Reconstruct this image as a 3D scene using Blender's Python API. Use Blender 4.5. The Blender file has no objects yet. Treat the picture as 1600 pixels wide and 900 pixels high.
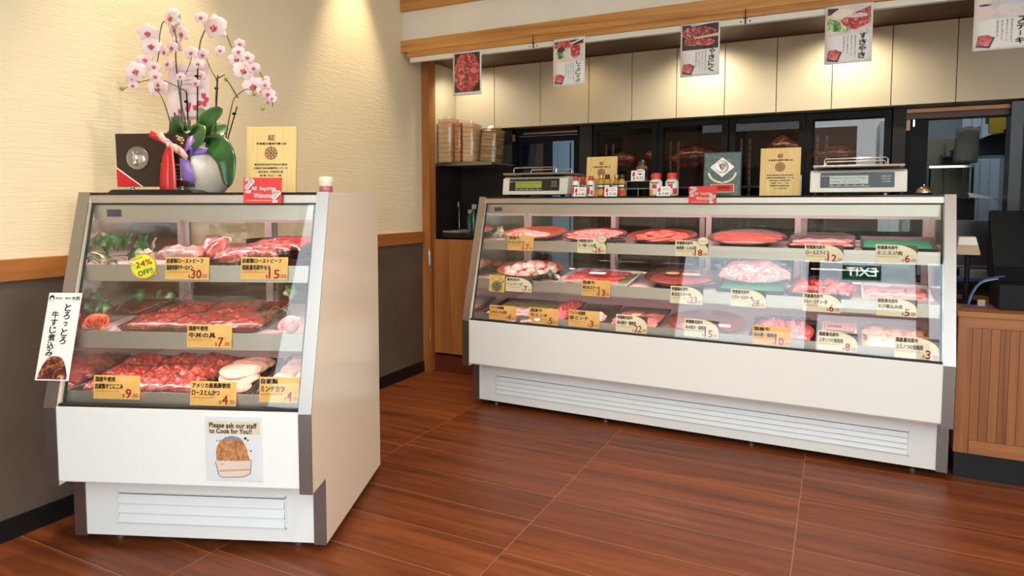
import bpy, bmesh, math, random
from mathutils import Matrix, Vector, noise
D = bpy.data
SC = bpy.context.scene
COL = SC.collection
PI = math.pi
random.seed(7)

# ------------------------------------------------------------------ camera
cam_d = D.cameras.new('camera'); cam = D.objects.new('camera', cam_d); COL.objects.link(cam)
F_PX, CX, CY, PITCH, YAW = 1032.94, 786.43, 383.84, .0635, .4661
cam_d.sensor_width = 36.0; cam_d.sensor_fit = 'HORIZONTAL'
cam_d.lens = 36.0 * F_PX / 1600.0
cam_d.shift_x = (800 - CX) / 1600.0
cam_d.shift_y = -(450 - CY) / 1600.0
cam.location = (0, 0, 1.17)
cam.rotation_euler = (PI / 2 - PITCH, 0, YAW)
cam_d.clip_start = .02
SC.camera = cam
SC.view_settings.view_transform = 'Standard'
SC.view_settings.look = 'None'
SC.view_settings.gamma = 1.0
SC.view_settings.use_curve_mapping = False
SC.view_settings.exposure = -0.17

# ------------------------------------------------------------------ daylight
W = D.worlds.new('world'); SC.world = W; W.use_nodes = True
wn = W.node_tree.nodes; wl = W.node_tree.links; wn.clear()
wo = wn.new('ShaderNodeOutputWorld'); wb = wn.new('ShaderNodeBackground')
wt = wn.new('ShaderNodeTexCoord'); ws = wn.new('ShaderNodeSeparateXYZ'); wr = wn.new('ShaderNodeValToRGB')
wl.new(wt.outputs['Generated'], ws.inputs[0]); wl.new(ws.outputs['Z'], wr.inputs[0])
wr.color_ramp.elements[0].position = 0.0; wr.color_ramp.elements[0].color = (.80, .82, .84, 1)
wr.color_ramp.elements[1].position = .7; wr.color_ramp.elements[1].color = (.74, .86, 1.0, 1)
wl.new(wr.outputs[0], wb.inputs[0]); wb.inputs[1].default_value = 7.0
wl.new(wb.outputs[0], wo.inputs[0])

def area(name, loc, rot, sx, sy, power, col=(1, 1, 1), spread=PI, portal=False):
    l = D.lights.new(name, 'AREA'); l.shape = 'RECTANGLE'; l.size = sx; l.size_y = sy
    l.energy = power; l.color = col; l.spread = spread
    o = D.objects.new(name, l); COL.objects.link(o); o.location = loc; o.rotation_euler = rot
    if portal: l.cycles.is_portal = True
    return o
def spot(name, loc, target, power, col, angle, blend=.8, size=.03):
    l = D.lights.new(name, 'SPOT'); l.energy = power; l.color = col; l.spot_size = math.radians(angle)
    l.spot_blend = blend; l.shadow_soft_size = size
    o = D.objects.new(name, l); COL.objects.link(o); o.location = loc
    o.rotation_euler = (Vector(target) - Vector(loc)).to_track_quat('-Z', 'Y').to_euler()
    return o
WARM = (1.0, .80, .50); WHITE = (1.0, .95, .86); PINK = (1.0, .64, .66)
area('daylight_portal', (.1, -.52, 1.45), (PI / 2, 0, 0), 3.4, 2.8, 1, portal=True)
area('daylight_portal', (1.99, 1.0, 1.65), (PI / 2, 0, PI / 2), 1.6, 1.5, 1, portal=True)  # serves the unseen right-hand window, added for more light from that side
# ceiling downlights of the shop (ceiling at 3.0 m), above the frame
spot('downlight', (-2.30, 1.75, 2.97), (-2.56, 1.80, .7), 120, WARM, 52)
spot('downlight', (-2.30, 3.08, 2.97), (-2.56, 3.10, .9), 120, WARM, 46)
for x, y in ((-1.3, 2.0), (.3, 2.0), (-1.3, .6), (.5, .6)):
    spot('downlight', (x, y, 2.97), (x, y, 0), 70, (1.0, .84, .62), 120)
# recessed lights in the kitchen ceiling
for x, p in ((-2.35, 12), (-1.55, 4), (-.73, 26), (.03, 26)):
    spot('kitchen_downlight', (x, 4.0, 2.14), (x, 4.20, 1.6), p, (1.0, .93, .74) if p > 5 else (1, .8, .45), 140, .8)
area('backroom_lamp', (.9, 5.4, 2.35), (0, 0, 0), .9, .3, 2.6, (.62, .80, 1.0))
area('backroom_lamp', (-1.7, 5.4, 2.35), (0, 0, 0), .5, .5, 9, (.62, .80, 1.0))

# ------------------------------------------------------------------ materials
MATS = {}
def newmat(name):
    m = D.materials.new(name); m.use_nodes = True
    nt = m.node_tree; b = nt.nodes['Principled BSDF']
    MATS[name] = m
    return m, nt, b
def M(name, col=None, rough=.5, metal=0., spec=.5, coat=0., emit=None, es=1., alpha=1., trans=0., sss=0.):
    if name in MATS: return MATS[name]
    m, nt, b = newmat(name)
    b.inputs['Base Color'].default_value = (*col, 1)
    b.inputs['Roughness'].default_value = rough
    b.inputs['Metallic'].default_value = metal
    b.inputs['Specular IOR Level'].default_value = spec
    b.inputs['Coat Weight'].default_value = coat
    b.inputs['Coat Roughness'].default_value = .08
    b.inputs['Alpha'].default_value = alpha
    b.inputs['Transmission Weight'].default_value = trans
    if emit:
        b.inputs['Emission Color'].default_value = (*emit, 1); b.inputs['Emission Strength'].default_value = es
    return m
def ramp(nt, fac, stops):
    r = nt.nodes.new('ShaderNodeValToRGB'); nt.links.new(fac, r.inputs[0])
    e = r.color_ramp.elements
    while len(e) < len(stops): e.new(.5)
    for k, (p, c) in enumerate(stops): e[k].position = p; e[k].color = (*c, 1)
    return r.outputs[0]
def coords(nt, scale=(1, 1, 1), rnd=False, rot=(0, 0, 0)):
    tc = nt.nodes.new('ShaderNodeTexCoord'); mp = nt.nodes.new('ShaderNodeMapping')
    mp.inputs['Scale'].default_value = scale; mp.inputs['Rotation'].default_value = rot
    nt.links.new(tc.outputs['Object'], mp.inputs[0])
    if rnd:
        oi = nt.nodes.new('ShaderNodeObjectInfo'); mu = nt.nodes.new('ShaderNodeMath'); mu.operation = 'MULTIPLY'
        mu.inputs[1].default_value = 37.0; nt.links.new(oi.outputs['Random'], mu.inputs[0])
        cb = nt.nodes.new('ShaderNodeCombineXYZ')
        for i in range(3): nt.links.new(mu.outputs[0], cb.inputs[i])
        nt.links.new(cb.outputs[0], mp.inputs['Location'])
    return mp.outputs[0]
def noise_tex(nt, vec, scale, detail=4, rough=.55, dist=0.):
    n = nt.nodes.new('ShaderNodeTexNoise'); n.inputs['Scale'].default_value = scale
    n.inputs['Detail'].default_value = detail; n.inputs['Roughness'].default_value = rough
    n.inputs['Distortion'].default_value = dist
    nt.links.new(vec, n.inputs['Vector']); return n.outputs['Fac']
def bump(nt, b, h, strength=.3, dist=.01):
    bp = nt.nodes.new('ShaderNodeBump'); bp.inputs['Strength'].default_value = strength
    bp.inputs['Distance'].default_value = dist
    nt.links.new(h, bp.inputs['Height']); nt.links.new(bp.outputs[0], b.inputs['Normal'])
def N(name, stops, scale=10, stretch=(1, 1, 1), rough=.5, metal=0., detail=4, dist=0., bs=0., bd=.005, coat=0., rnd=False, spec=.5, nr=.55, bscale=None):
    """noise coloured material"""
    if name in MATS: return MATS[name]
    m, nt, b = newmat(name)
    v = coords(nt, stretch, rnd)
    f = noise_tex(nt, v, scale, detail, nr, dist)
    stops = [(.5 + (p - .52) * .55, c) for p, c in stops]
    nt.links.new(ramp(nt, f, stops), b.inputs['Base Color'])
    b.inputs['Roughness'].default_value = rough; b.inputs['Metallic'].default_value = metal
    b.inputs['Specular IOR Level'].default_value = spec
    b.inputs['Coat Weight'].default_value = coat; b.inputs['Coat Roughness'].default_value = .1
    if bs:
        h = f if bscale is None else noise_tex(nt, v, bscale, 3)
        bump(nt, b, h, bs, bd)
    return m
def glassmat(name, tint=(1, 1, 1), f0=.045, rough=0., haze=0.):
    m = D.materials.new(name); m.use_nodes = True; nt = m.node_tree; nt.nodes.clear(); MATS[name] = m
    o = nt.nodes.new('ShaderNodeOutputMaterial'); mx = nt.nodes.new('ShaderNodeMixShader')
    t = nt.nodes.new('ShaderNodeBsdfTransparent'); g = nt.nodes.new('ShaderNodeBsdfGlossy')
    t.inputs[0].default_value = (*tint, 1); g.inputs['Roughness'].default_value = rough
    lw = nt.nodes.new('ShaderNodeLayerWeight'); lw.inputs[0].default_value = .5
    p = nt.nodes.new('ShaderNodeMath'); p.operation = 'POWER'; p.inputs[1].default_value = 5
    a = nt.nodes.new('ShaderNodeMath'); a.operation = 'MULTIPLY_ADD'; a.inputs[1].default_value = 1 - f0; a.inputs[2].default_value = f0 + haze
    nt.links.new(lw.outputs['Facing'], p.inputs[0]); nt.links.new(p.outputs[0], a.inputs[0]); nt.links.new(a.outputs[0], mx.inputs[0])
    nt.links.new(t.outputs[0], mx.inputs[1]); nt.links.new(g.outputs[0], mx.inputs[2]); nt.links.new(mx.outputs[0], o.inputs[0])
    return m
GLASS = glassmat('clear_glass', (.97, .99, .98))
DGLASS = glassmat('fridge_glass', (.72, .68, .66), .012); DGLASS2 = glassmat('reflecting_fridge_glass', (.72, .70, .68), .065)
FILM = glassmat('plastic_film', (.98, .98, .98), .03, .16, .0)
FILM2 = glassmat('crinkled_plastic', (.96, .94, .92), .05, .22, .04)

# --- setting materials
def plaster():
    m, nt, b = newmat('cream_plaster')
    v = coords(nt, (.5, 1.0, 14), rot=(.07, 0, 0)); f = noise_tex(nt, v, 7, 5, .6, 1.2)
    f2 = noise_tex(nt, coords(nt), 2.0, 2)
    nt.links.new(ramp(nt, f2, [(.3, (.80, .68, .46)), (.7, (.84, .72, .50))]), b.inputs['Base Color'])
    b.inputs['Roughness'].default_value = .85; bump(nt, b, f, .22, .012); return m
PLASTER = plaster()
WHITEWALL = N('white_plaster', [(.3, (.78, .72, .62)), (.7, (.82, .76, .66))], 3, rough=.85, bs=.1, bscale=60)
WAINSCOT = N('taupe_wainscot', [(.3, (.105, .070, .050)), (.7, (.125, .085, .060))], 4, rough=.7)
BLACKTRIM = M('black_skirting', (.006, .006, .007), .4)
def wood(name, c1, c2, c3, along='X', scale=1., rough=.42, bs=.08, coat=0.):
    m, nt, b = newmat(name)
    s = {'X': (.35, 7, 7), 'Y': (7, .35, 7), 'Z': (7, 7, .35)}[along]
    v = coords(nt, tuple(k * scale for k in s), rnd=True)
    f = noise_tex(nt, v, 2.2, 6, .6, 1.4)
    nt.links.new(ramp(nt, f, [(.25, c1), (.5, c2), (.78, c3)]), b.inputs['Base Color'])
    b.inputs['Roughness'].default_value = rough; b.inputs['Coat Weight'].default_value = coat
    bump(nt, b, f, bs, .004); return m
OAK_X = wood('honey_oak_along', (.33, .12, .025), (.55, .25, .065), (.70, .36, .11), 'X')
RAIL_Y = wood('rail_oak', (.24, .075, .016), (.36, .125, .03), (.43, .16, .04), 'Y')
PILLAR = wood('pillar_oak', (.27, .085, .018), (.43, .16, .037), (.52, .21, .055), 'Z')
OAK_Z = wood('panel_oak', (.27, .09, .022), (.42, .165, .045), (.52, .22, .065), 'Z')
SLATW = wood('slat_oak', (.18, .055, .018), (.29, .105, .035), (.40, .165, .06), 'Z')
COUNTER_OAK = wood('counter_rail_oak', (.20, .065, .020), (.33, .12, .040), (.44, .18, .065), 'X')
COUNTER_OAKZ = wood('counter_stile_oak', (.17, .05, .016), (.28, .095, .03), (.38, .15, .05), 'Z')
DARKWOOD = wood('dark_ceiling_wood', (.055, .018, .007), (.085, .03, .012), (.11, .042, .018), 'X', rough=.5)
REDBOARD = wood('red_brown_board', (.10, .016, .006), (.14, .025, .010), (.17, .035, .014), 'X')
BLACKWOOD = wood('black_wood_panel', (.006, .004, .003), (.014, .008, .006), (.026, .015, .010), 'X', 1.4, .7)
PINE = wood('pale_pine', (.72, .47, .16), (.80, .56, .22), (.86, .64, .30), 'Z', 4, .5, .03)
def floor_mat():
    m, nt, b = newmat('wood_look_floor_tiles')
    L = nt.links; nn = nt.nodes.new
    tc = nn('ShaderNodeTexCoord'); sp = nn('ShaderNodeSeparateXYZ'); L.new(tc.outputs['Object'], sp.inputs[0])
    def mt(op, a, b_=None, c=None):
        k = nn('ShaderNodeMath'); k.operation = op
        for i, v in enumerate((a, b_, c)):
            if v is None: continue
            if isinstance(v, (int, float)): k.inputs[i].default_value = v
            else: L.new(v, k.inputs[i])
        return k.outputs[0]
    PX, PY = .8735, .2215
    gx = mt('DIVIDE', mt('ADD', sp.outputs[0], 10 * PX + .0965), PX)
    cx = mt('FLOOR', gx); fx = mt('FRACT', gx)
    par = mt('MODULO', cx, 2.0)
    off = mt('MULTIPLY', mt('COMPARE', par, 1.0, .1), .024)
    gy = mt('DIVIDE', mt('ADD', mt('ADD', sp.outputs[1], 20 * PY - 1.724 + 8 * PY), off), PY)
    cy = mt('FLOOR', gy); fy = mt('FRACT', gy)
    def edge(f, p): # distance to the line in metres
        return mt('MULTIPLY', mt('MINIMUM', f, mt('SUBTRACT', 1.0, f)), p)
    g = mt('MINIMUM', edge(fx, PX), edge(fy, PY))
    line = mt('LESS_THAN', g, .0011)
    cb = nn('ShaderNodeCombineXYZ'); L.new(cx, cb.inputs[0]); L.new(cy, cb.inputs[1])
    wn_ = nn('ShaderNodeTexWhiteNoise'); wn_.noise_dimensions = '2D'; L.new(cb.outputs[0], wn_.inputs['Vector'])
    mp = nn('ShaderNodeMapping'); mp.inputs['Scale'].default_value = (.55, 7.5, 1); L.new(tc.outputs['Object'], mp.inputs[0])
    cb2 = nn('ShaderNodeCombineXYZ'); L.new(mt('MULTIPLY', wn_.outputs['Value'], 31.0), cb2.inputs[0]); L.new(mt('MULTIPLY', wn_.outputs['Value'], 3.0), cb2.inputs[1])
    L.new(cb2.outputs[0], mp.inputs['Location'])
    f = noise_tex(nt, mp.outputs[0], 2.0, 7, .62, .8)
    c = ramp(nt, f, [(.30, (.085, .019, .006)), (.44, (.145, .035, .010)), (.58, (.20, .050, .015)), (.74, (.26, .074, .024))])
    hv = nn('ShaderNodeHueSaturation'); L.new(c, hv.inputs['Color']); L.new(mt('MULTIPLY_ADD', wn_.outputs['Value'], .26, .87), hv.inputs['Value'])
    mx = nn('ShaderNodeMix'); mx.data_type = 'RGBA'; L.new(line, mx.inputs[0]); L.new(hv.outputs[0], mx.inputs[6]); mx.inputs[7].default_value = (.42, .19, .10, 1)
    L.new(mx.outputs[2], b.inputs['Base Color'])
    b.inputs['Roughness'].default_value = .40; b.inputs['Specular IOR Level'].default_value = .28
    bump(nt, b, f, .06, .003); return m
FLOORM = floor_mat()
def steel(name, col=(.50, .46, .42), rough=.32, s=(60, 60, 1.5)):
    m, nt, b = newmat(name); v = coords(nt, s); f = noise_tex(nt, v, 6, 3)
    nt.links.new(ramp(nt, f, [(.3, tuple(c * .93 for c in col)), (.7, col)]), b.inputs['Base Color'])
    b.inputs['Metallic'].default_value = .9; b.inputs['Roughness'].default_value = rough
    bump(nt, b, f, .03, .001); return m
STEEL_Z = steel('brushed_steel_upright', (.40, .36, .33), .34, (90, 90, 1.5))
STEEL_X = steel('brushed_steel_rail', (.68, .60, .52), .42, (1.5, 90, 90))
DSTEEL = steel('dark_brushed_steel', (.30, .27, .25), .34, (90, 90, 1.5))
MIRROR = M('polished_steel', (.62, .60, .58), .10, .95)
CHROME = M('chrome', (.75, .75, .75), .12, 1.)
WHITEP = M('white_enamel', (.83, .815, .775), .28, coat=.3)
CREAMP = M('cream_gloss_panel', (.95, .80, .63), .22, coat=.3)
VENTW = M('vent_white', (.78, .78, .76), .4)
BLACK = M('black_plastic', (.006, .006, .007), .5, spec=.2)
BLACKM = M('matt_black', (.006, .005, .005), .7, spec=.15)
GAP = M('shadow_gap_rubber', (.012, .008, .008), .6)
DARKGLOSS = M('dark_glass_top', (.02, .015, .013), .12)
CABINET = M('cream_cabinet_door', (.60, .50, .35), .45, spec=.3)
PINKDECK = M('pale_steel_deck', (.82, .74, .74), .4, .1)
FRAME = M('sash_frame', (.66, .60, .58), .35, .4)
INNERW = M('case_inner_wall', (.60, .55, .53), .45, .2)
BLUEWALL = M('pale_blue_wall', (.42, .50, .56), .7)
CREAMWALL = M('kitchen_cream_wall', (.58, .52, .36), .6)
INK = M('black_ink', (.02, .013, .01), .6)
INKR = M('red_ink', (.62, .02, .015), .6)
INKW = M('white_ink', (.88, .86, .82), .6)
INKB = M('brown_ink', (.16, .05, .02), .6)
ORANGE = N('orange_card', [(.3, (.82, .42, .10)), (.7, (.90, .52, .17))], 12, rough=.5)
CREAMC = N('cream_card', [(.3, (.84, .70, .48)), (.7, (.88, .75, .54))], 12, rough=.5)
PAPER = M('white_paper', (.84, .82, .79), .6)
REDC = M('red_card', (.68, .03, .025), .45)

# ------------------------------------------------------------------ mesh builder
class MB:
    def __init__(s): s.v = []; s.f = []; s.mi = []; s.cur = 0
    def add(s, vs, fs):
        o = len(s.v); s.v += [tuple(x) for x in vs]; s.f += [tuple(i + o for i in f) for f in fs]; s.mi += [s.cur] * len(fs); return s
    def box(s, x0, x1, y0, y1, z0, z1):
        return s.add([(x0, y0, z0), (x1, y0, z0), (x1, y1, z0), (x0, y1, z0), (x0, y0, z1), (x1, y0, z1), (x1, y1, z1), (x0, y1, z1)],
                     [(0, 3, 2, 1), (4, 5, 6, 7), (0, 1, 5, 4), (1, 2, 6, 5), (2, 3, 7, 6), (3, 0, 4, 7)])
    def prism(s, pts, a0, a1, axis='X'):
        """polygon extruded along axis; pts are the two other coordinates in order"""
        def mk(p, a):
            return {'X': (a, p[0], p[1]), 'Y': (p[0], a, p[1]), 'Z': (p[0], p[1], a)}[axis]
        n = len(pts); v = [mk(p, a0) for p in pts] + [mk(p, a1) for p in pts]
        f = [tuple(range(n))[::-1], tuple(range(n, 2 * n))] + [(i, (i + 1) % n, n + (i + 1) % n, n + i) for i in range(n)]
        return s.add(v, f)
    def lathe(s, prof, seg=32, c=(0, 0, 0), sx=1., sy=1.):
        v = []; f = []; n = len(prof)
        for r, z in prof:
            for k in range(seg):
                a = 2 * PI * k / seg; v.append((c[0] + r * math.cos(a) * sx, c[1] + r * math.sin(a) * sy, c[2] + z))
        for i in range(n - 1):
            for k in range(seg):
                a, b = i * seg + k, i * seg + (k + 1) % seg; f.append((a, b, b + seg, a + seg))
        f.append(tuple(range(seg))[::-1]); f.append(tuple(range((n - 1) * seg, n * seg)))
        return s.add(v, f)
    def tube(s, path, r, seg=8, close=False):
        P = [Vector(p) for p in path]; n = len(P); v = []; f = []
        rr = r if isinstance(r, (list, tuple)) else [r] * n
        up = Vector((0, 0, 1)); prev = None
        for i in range(n):
            t = (P[min(i + 1, n - 1)] - P[max(i - 1, 0)]).normalized()
            if prev is None:
                a = up if abs(t.dot(up)) < .9 else Vector((1, 0, 0)); x = t.cross(a).normalized()
            else:
                x = (prev - t * prev.dot(t)).normalized()
            prev = x; y = t.cross(x)
            for k in range(seg):
                an = 2 * PI * k / seg; v.append(P[i] + (x * math.cos(an) + y * math.sin(an)) * rr[i])
        for i in range(n - 1):
            for k in range(seg):
                a, b = i * seg + k, i * seg + (k + 1) % seg; f.append((a, b, b + seg, a + seg))
        f.append(tuple(range(seg))[::-1]); f.append(tuple(range((n - 1) * seg, n * seg)))
        return s.add(v, f)
    def ell(s, c, rx, ry, rz, seg=14, rings=9, rot=None):
        v = []; f = []
        for i in range(rings + 1):
            th = PI * i / rings
            for k in range(seg):
                a = 2 * PI * k / seg
                p = Vector((rx * math.sin(th) * math.cos(a), ry * math.sin(th) * math.sin(a), rz * math.cos(th)))
                if rot: p = rot @ p
                v.append(Vector(c) + p)
        for i in range(rings):
            for k in range(seg):
                a, b = i * seg + k, i * seg + (k + 1) % seg; f.append((a, a + seg, b + seg, b))
        return s.add(v, f)
    def grid(s, fn, nu, nv, thick=None):
        v = [fn(i / nu, j / nv) for j in range(nv + 1) for i in range(nu + 1)]
        f = [(j * (nu + 1) + i, j * (nu + 1) + i + 1, (j + 1) * (nu + 1) + i + 1, (j + 1) * (nu + 1) + i) for j in range(nv) for i in range(nu)]
        return s.add(v, f)
    def xf(s, m, start=0):
        for i in range(start, len(s.v)): s.v[i] = tuple(m @ Vector(s.v[i]))
        return s
    def mesh(s, name, mats, smooth=False, bevel=0., bseg=2):
        me = D.meshes.new(name); me.from_pydata(s.v, [], s.f)
        if not isinstance(mats, (list, tuple)): mats = [mats]
        for m in mats: me.materials.append(m)
        if len(mats) > 1:
            for p, i in zip(me.polygons, s.mi): p.material_index = i
        if bevel:
            bm = bmesh.new(); bm.from_mesh(me); bmesh.ops.remove_doubles(bm, verts=bm.verts, dist=1e-6)
            ed = [e for e in bm.edges if len(e.link_faces) == 2 and e.calc_face_angle(0) > .6]
            bmesh.ops.bevel(bm, geom=ed, offset=bevel, segments=bseg, profile=.7, affect='EDGES', clamp_overlap=True)
            bm.to_mesh(me); bm.free()
        if smooth:
            for p in me.polygons: p.use_smooth = True
            try: me.set_sharp_from_angle(angle=math.radians(smooth if smooth is not True else 40))
            except Exception: pass
        me.validate(); me.update()
        return me
    def build(s, name, mats, parent=None, label=None, smooth=False, bevel=0., mat=None, solid=0.):
        o = D.objects.new(name, s.mesh(name, mats, smooth, bevel)); COL.objects.link(o)
        if parent is not None: o.parent = parent
        if mat is not None: o.matrix_world = mat
        if label: o['label'] = label
        if solid:
            md = o.modifiers.new('thickness', 'SOLIDIFY'); md.thickness = solid; md.offset = 0
        return o
def tag(o, label, cat, group=None, kind=None):
    o['label'] = label; o['category'] = cat
    if group: o['group'] = group
    if kind: o['kind'] = kind
    return o
def thing(name, mat, label, cat, group=None):
    o = D.objects.new(name, None); COL.objects.link(o); o.empty_display_size = .05
    o.matrix_world = mat if isinstance(mat, Matrix) else Matrix.Translation(mat)
    return tag(o, label, cat, group)
def struct(name, mb, mats, **k):
    o = mb.build(name, mats, **k); o['kind'] = 'structure'; return o
def dup(src, mat=None, parent=None):
    c = src.copy(); COL.objects.link(c)
    if parent is not None: c.parent = parent
    if mat is not None: c.matrix_world = mat
    for ch in list(src.children): dup(ch, None, c)
    return c
def T(*p): return Matrix.Translation(Vector(p if len(p) == 3 else p[0]))
def R(a, ax): return Matrix.Rotation(a, 4, ax)

# --- lettering
_fc = D.curves.new('lettering_source', 'FONT'); _fc.resolution_u = 2
_fo = D.objects.new('lettering_source', _fc); COL.objects.link(_fo)
_cache = {}
def glyphs(txt):
    if txt not in _cache:
        _fc.body = txt; _fc.size = 1
        dg = bpy.context.evaluated_depsgraph_get(); dg.update()
        me = D.meshes.new_from_object(_fo.evaluated_get(dg))
        vs = [(v.co.x, v.co.y) for v in me.vertices]; fs = [tuple(p.vertices) for p in me.polygons]
        D.meshes.remove(me); _cache[txt] = (vs, fs)
    return _cache[txt]
def put_text(mb, txt, x0, x1, z0, z1, y=-.0015, bold=0., shear=0., rot=0.):
    """print txt into the box x0..x1, z0..z1 on a local plane facing -Y"""
    vs, fs = glyphs(txt)
    if not vs: return
    ax = min(v[0] for v in vs); bx = max(v[0] for v in vs); ay = min(v[1] for v in vs); by = max(v[1] for v in vs)
    sx = (x1 - x0) / max(bx - ax, 1e-6); sz = (z1 - z0) / max(by - ay, 1e-6)
    offs = [(0, 0)] + ([(bold, 0), (bold, bold), (0, bold)] if bold else [])
    for ox, oz in offs:
        pts = []
        for px, py in vs:
            X = x0 + (px - ax) * sx; Z = z0 + (py - ay) * sz; X += shear * (Z - z0)
            if rot:
                cx, cz = (x0 + x1) / 2, (z0 + z1) / 2; dx, dz = X - cx, Z - cz
                X = cx + dx * math.cos(rot) - dz * math.sin(rot); Z = cz + dx * math.sin(rot) + dz * math.cos(rot)
            pts.append((X + ox, y, Z + oz))
        mb.add(pts, fs)
def put_vertical(mb, txt, xc, w, z_top, h, y=-.0015, bold=0., slant=0.):
    """write txt downwards, one glyph below the other"""
    n = len(txt)
    for i, ch in enumerate(txt):
        zt = z_top - h * i / n; g = h / n
        if ch == ' ': continue
        x = xc + slant * (z_top - zt)
        small = .6 if ch in 'っょゃ・ー' else 1.
        if ch == 'ー': mb.box(x - w * .06, x + w * .06, y - .0001, y, zt - g * .8, zt - g * .1); continue
        put_text(mb, ch, x - w / 2 * small, x + w / 2 * small, zt - g * .5 - g * .44 * small, zt - g * .5 + g * .44 * small, y, bold)
def scribble(mb, x0, x1, z, h, y=-.0015, seed=0, step=None):
    """a line of print too small to read, as rows of short strokes"""
    rn = random.Random(seed); x = x0; step = step or h * .9
    while x < x1:
        w = step * rn.uniform(.5, .85); k = rn.uniform(.55, 1)
        mb.add([(x, y, z), (x + w, y, z), (x + w, y, z + h * .25), (x, y, z + h * .25)], [(0, 1, 2, 3)])
        mb.add([(x + w * .3, y, z), (x + w * .55, y, z), (x + w * .55, y, z + h * k), (x + w * .3, y, z + h * k)], [(0, 1, 2, 3)])
        if rn.random() > .4: mb.add([(x, y, z + h * .6), (x + w, y, z + h * .6), (x + w, y, z + h * .8), (x, y, z + h * .8)], [(0, 1, 2, 3)])
        x += step
def disc(mb, cx, cz, rx, rz, y=-.0012, seg=28, ri=0.):
    a = [2 * PI * k / seg for k in range(seg)]
    if ri:
        v = [(cx + rx * math.cos(t), y, cz + rz * math.sin(t)) for t in a] + [(cx + ri * rx * math.cos(t), y, cz + ri * rz * math.sin(t)) for t in a]
        mb.add(v, [(k, (k + 1) % seg, seg + (k + 1) % seg, seg + k) for k in range(seg)])
    else:
        mb.add([(cx + rx * math.cos(t), y, cz + rz * math.sin(t)) for t in a], [tuple(range(seg))])
def rect(mb, x0, x1, z0, z1, y=-.0012): mb.add([(x0, y, z0), (x1, y, z0), (x1, y, z1), (x0, y, z1)], [(0, 1, 2, 3)])
def poly(mb, pts, y=-.0012): mb.add([(p[0], y, p[1]) for p in pts], [tuple(range(len(pts)))])

# ------------------------------------------------------------------ frames of the two showcases
class Frame:
    def __init__(s, o, th): s.m = T(o[0], o[1], 0) @ R(th, 'Z')
    def at(s, u, v, z, rot=0., tilt=0., roll=0.): return s.m @ T(u, v, z) @ R(rot, 'Z') @ R(tilt, 'X') @ R(roll, 'Y')
BIG = Frame((.4503, 3.29), -.0165)
SML = Frame((-1.4935, 1.6517), .3883)

# ================================================================== THE SETTING
XL, XR, YF, YH, YB = -2.547, 1.95, -.5, 3.613, 4.35
struct('floor', MB().box(XL - .1, XR + .1, YF - .1, 6.7, -.05, 0), FLOORM)
struct('ceiling', MB().box(XL - .1, XR + .1, YF - .1, YH + .12, 3.0, 3.06), WHITEWALL)
struct('wall_left', MB().box(XL - .1, XL, YF - .1, YH + .13, .94, 3.0), PLASTER)
m = MB().box(XL - .1, XL, YF - .1, 3.84, 0, .94); struct('wall_left_lower', m, WAINSCOT)
struct('wall_left_behind_header', MB().box(XL - .1, XL, YH + .13, 3.84, .94, 2.2), PLASTER)
struct('trim_1', MB().box(XL - .01, XL + .018, YF, 3.82, .903, .979), RAIL_Y, bevel=.003)
struct('baseboard_left', MB().box(XL - .01, XL + .010, YF, 3.83, 0, .075), BLACKTRIM)
struct('wall_right', MB().box(XR, XR + .1, YF - .1, .2, 0, 3.0).box(XR, XR + .1, 1.8, 6.7, 0, 3.0).box(XR, XR + .1, .2, 1.8, 0, .9).box(XR, XR + .1, .2, 1.8, 2.4, 3.0), WHITEWALL)
o = struct('added_side_window', MB().box(XR + .02, XR + .08, .2, .25, .9, 2.4).box(XR + .02, XR + .08, 1.75, 1.8, .9, 2.4).box(XR + .02, XR + .08, .25, 1.75, .9, .95).box(XR + .02, XR + .08, .25, 1.75, 2.35, 2.4), M('dark_window_frame', (.05, .045, .04), .4, .5))  # unseen window, added to brighten the side panel of the short showcase
MB().box(XR + .045, XR + .052, .25, 1.75, .95, 2.35).build('pane', GLASS, o)
# header over the kitchen hatch
struct('wall_header', MB().box(XL, XR, YH, YH + .12, 2.16, 3.0), WHITEWALL)
m = MB().prism([(YH - .028, 2.143), (YH + .002, 2.143), (YH + .002, 2.218), (YH - .028, 2.218)], XL, XR, 'X')
struct('trim_2', m, OAK_X, bevel=.002)
struct('trim_3', MB().box(XL, XR, YH - .03, YH + .002, 2.404, 2.50), OAK_X, bevel=.002)
m = MB().prism([(YH - .022, 2.103), (YH + .02, 2.103), (YH + .02, 2.142), (YH - .026, 2.142), (YH - .034, 2.125), (YH - .030, 2.110)], -2.497, XR, 'X')
struct('trim_4', m, OAK_X, bevel=.001)
struct('kitchen_ceiling', MB().box(XL, XR, YH + .05, 4.62, 2.152, 2.19), DARKWOOD)
# kitchen walls
struct('wall_kitchen_left', MB().box(XL - .1, XL, 3.84, 4.75, 1.45, 2.2), CREAMWALL)
struct('wall_kitchen_left_lower', MB().box(XL - .1, XL, 3.84, 4.75, 0, 1.45), BLACKWOOD)
struct('wall_kitchen_back', MB().box(XL, -2.12, YB, YB + .1, 0, 1.72), BLACKWOOD)
struct('wall_kitchen_pier', MB().box(-1.60, -1.51, YB, YB + .3, 0, 1.72), BLACKWOOD)
struct('wall_kitchen_pier', MB().box(.272, .335, YB, YB + .3, 0, 1.72), BLACKWOOD)
struct('wall_kitchen_right', MB().box(.85, XR, YB - .05, YB + .1, 0, 1.72), BLACKWOOD)
struct('wall_over_cabinets', MB().box(XL, XR, 4.6, 4.68, 1.70, 2.2), BLACKWOOD)
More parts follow.
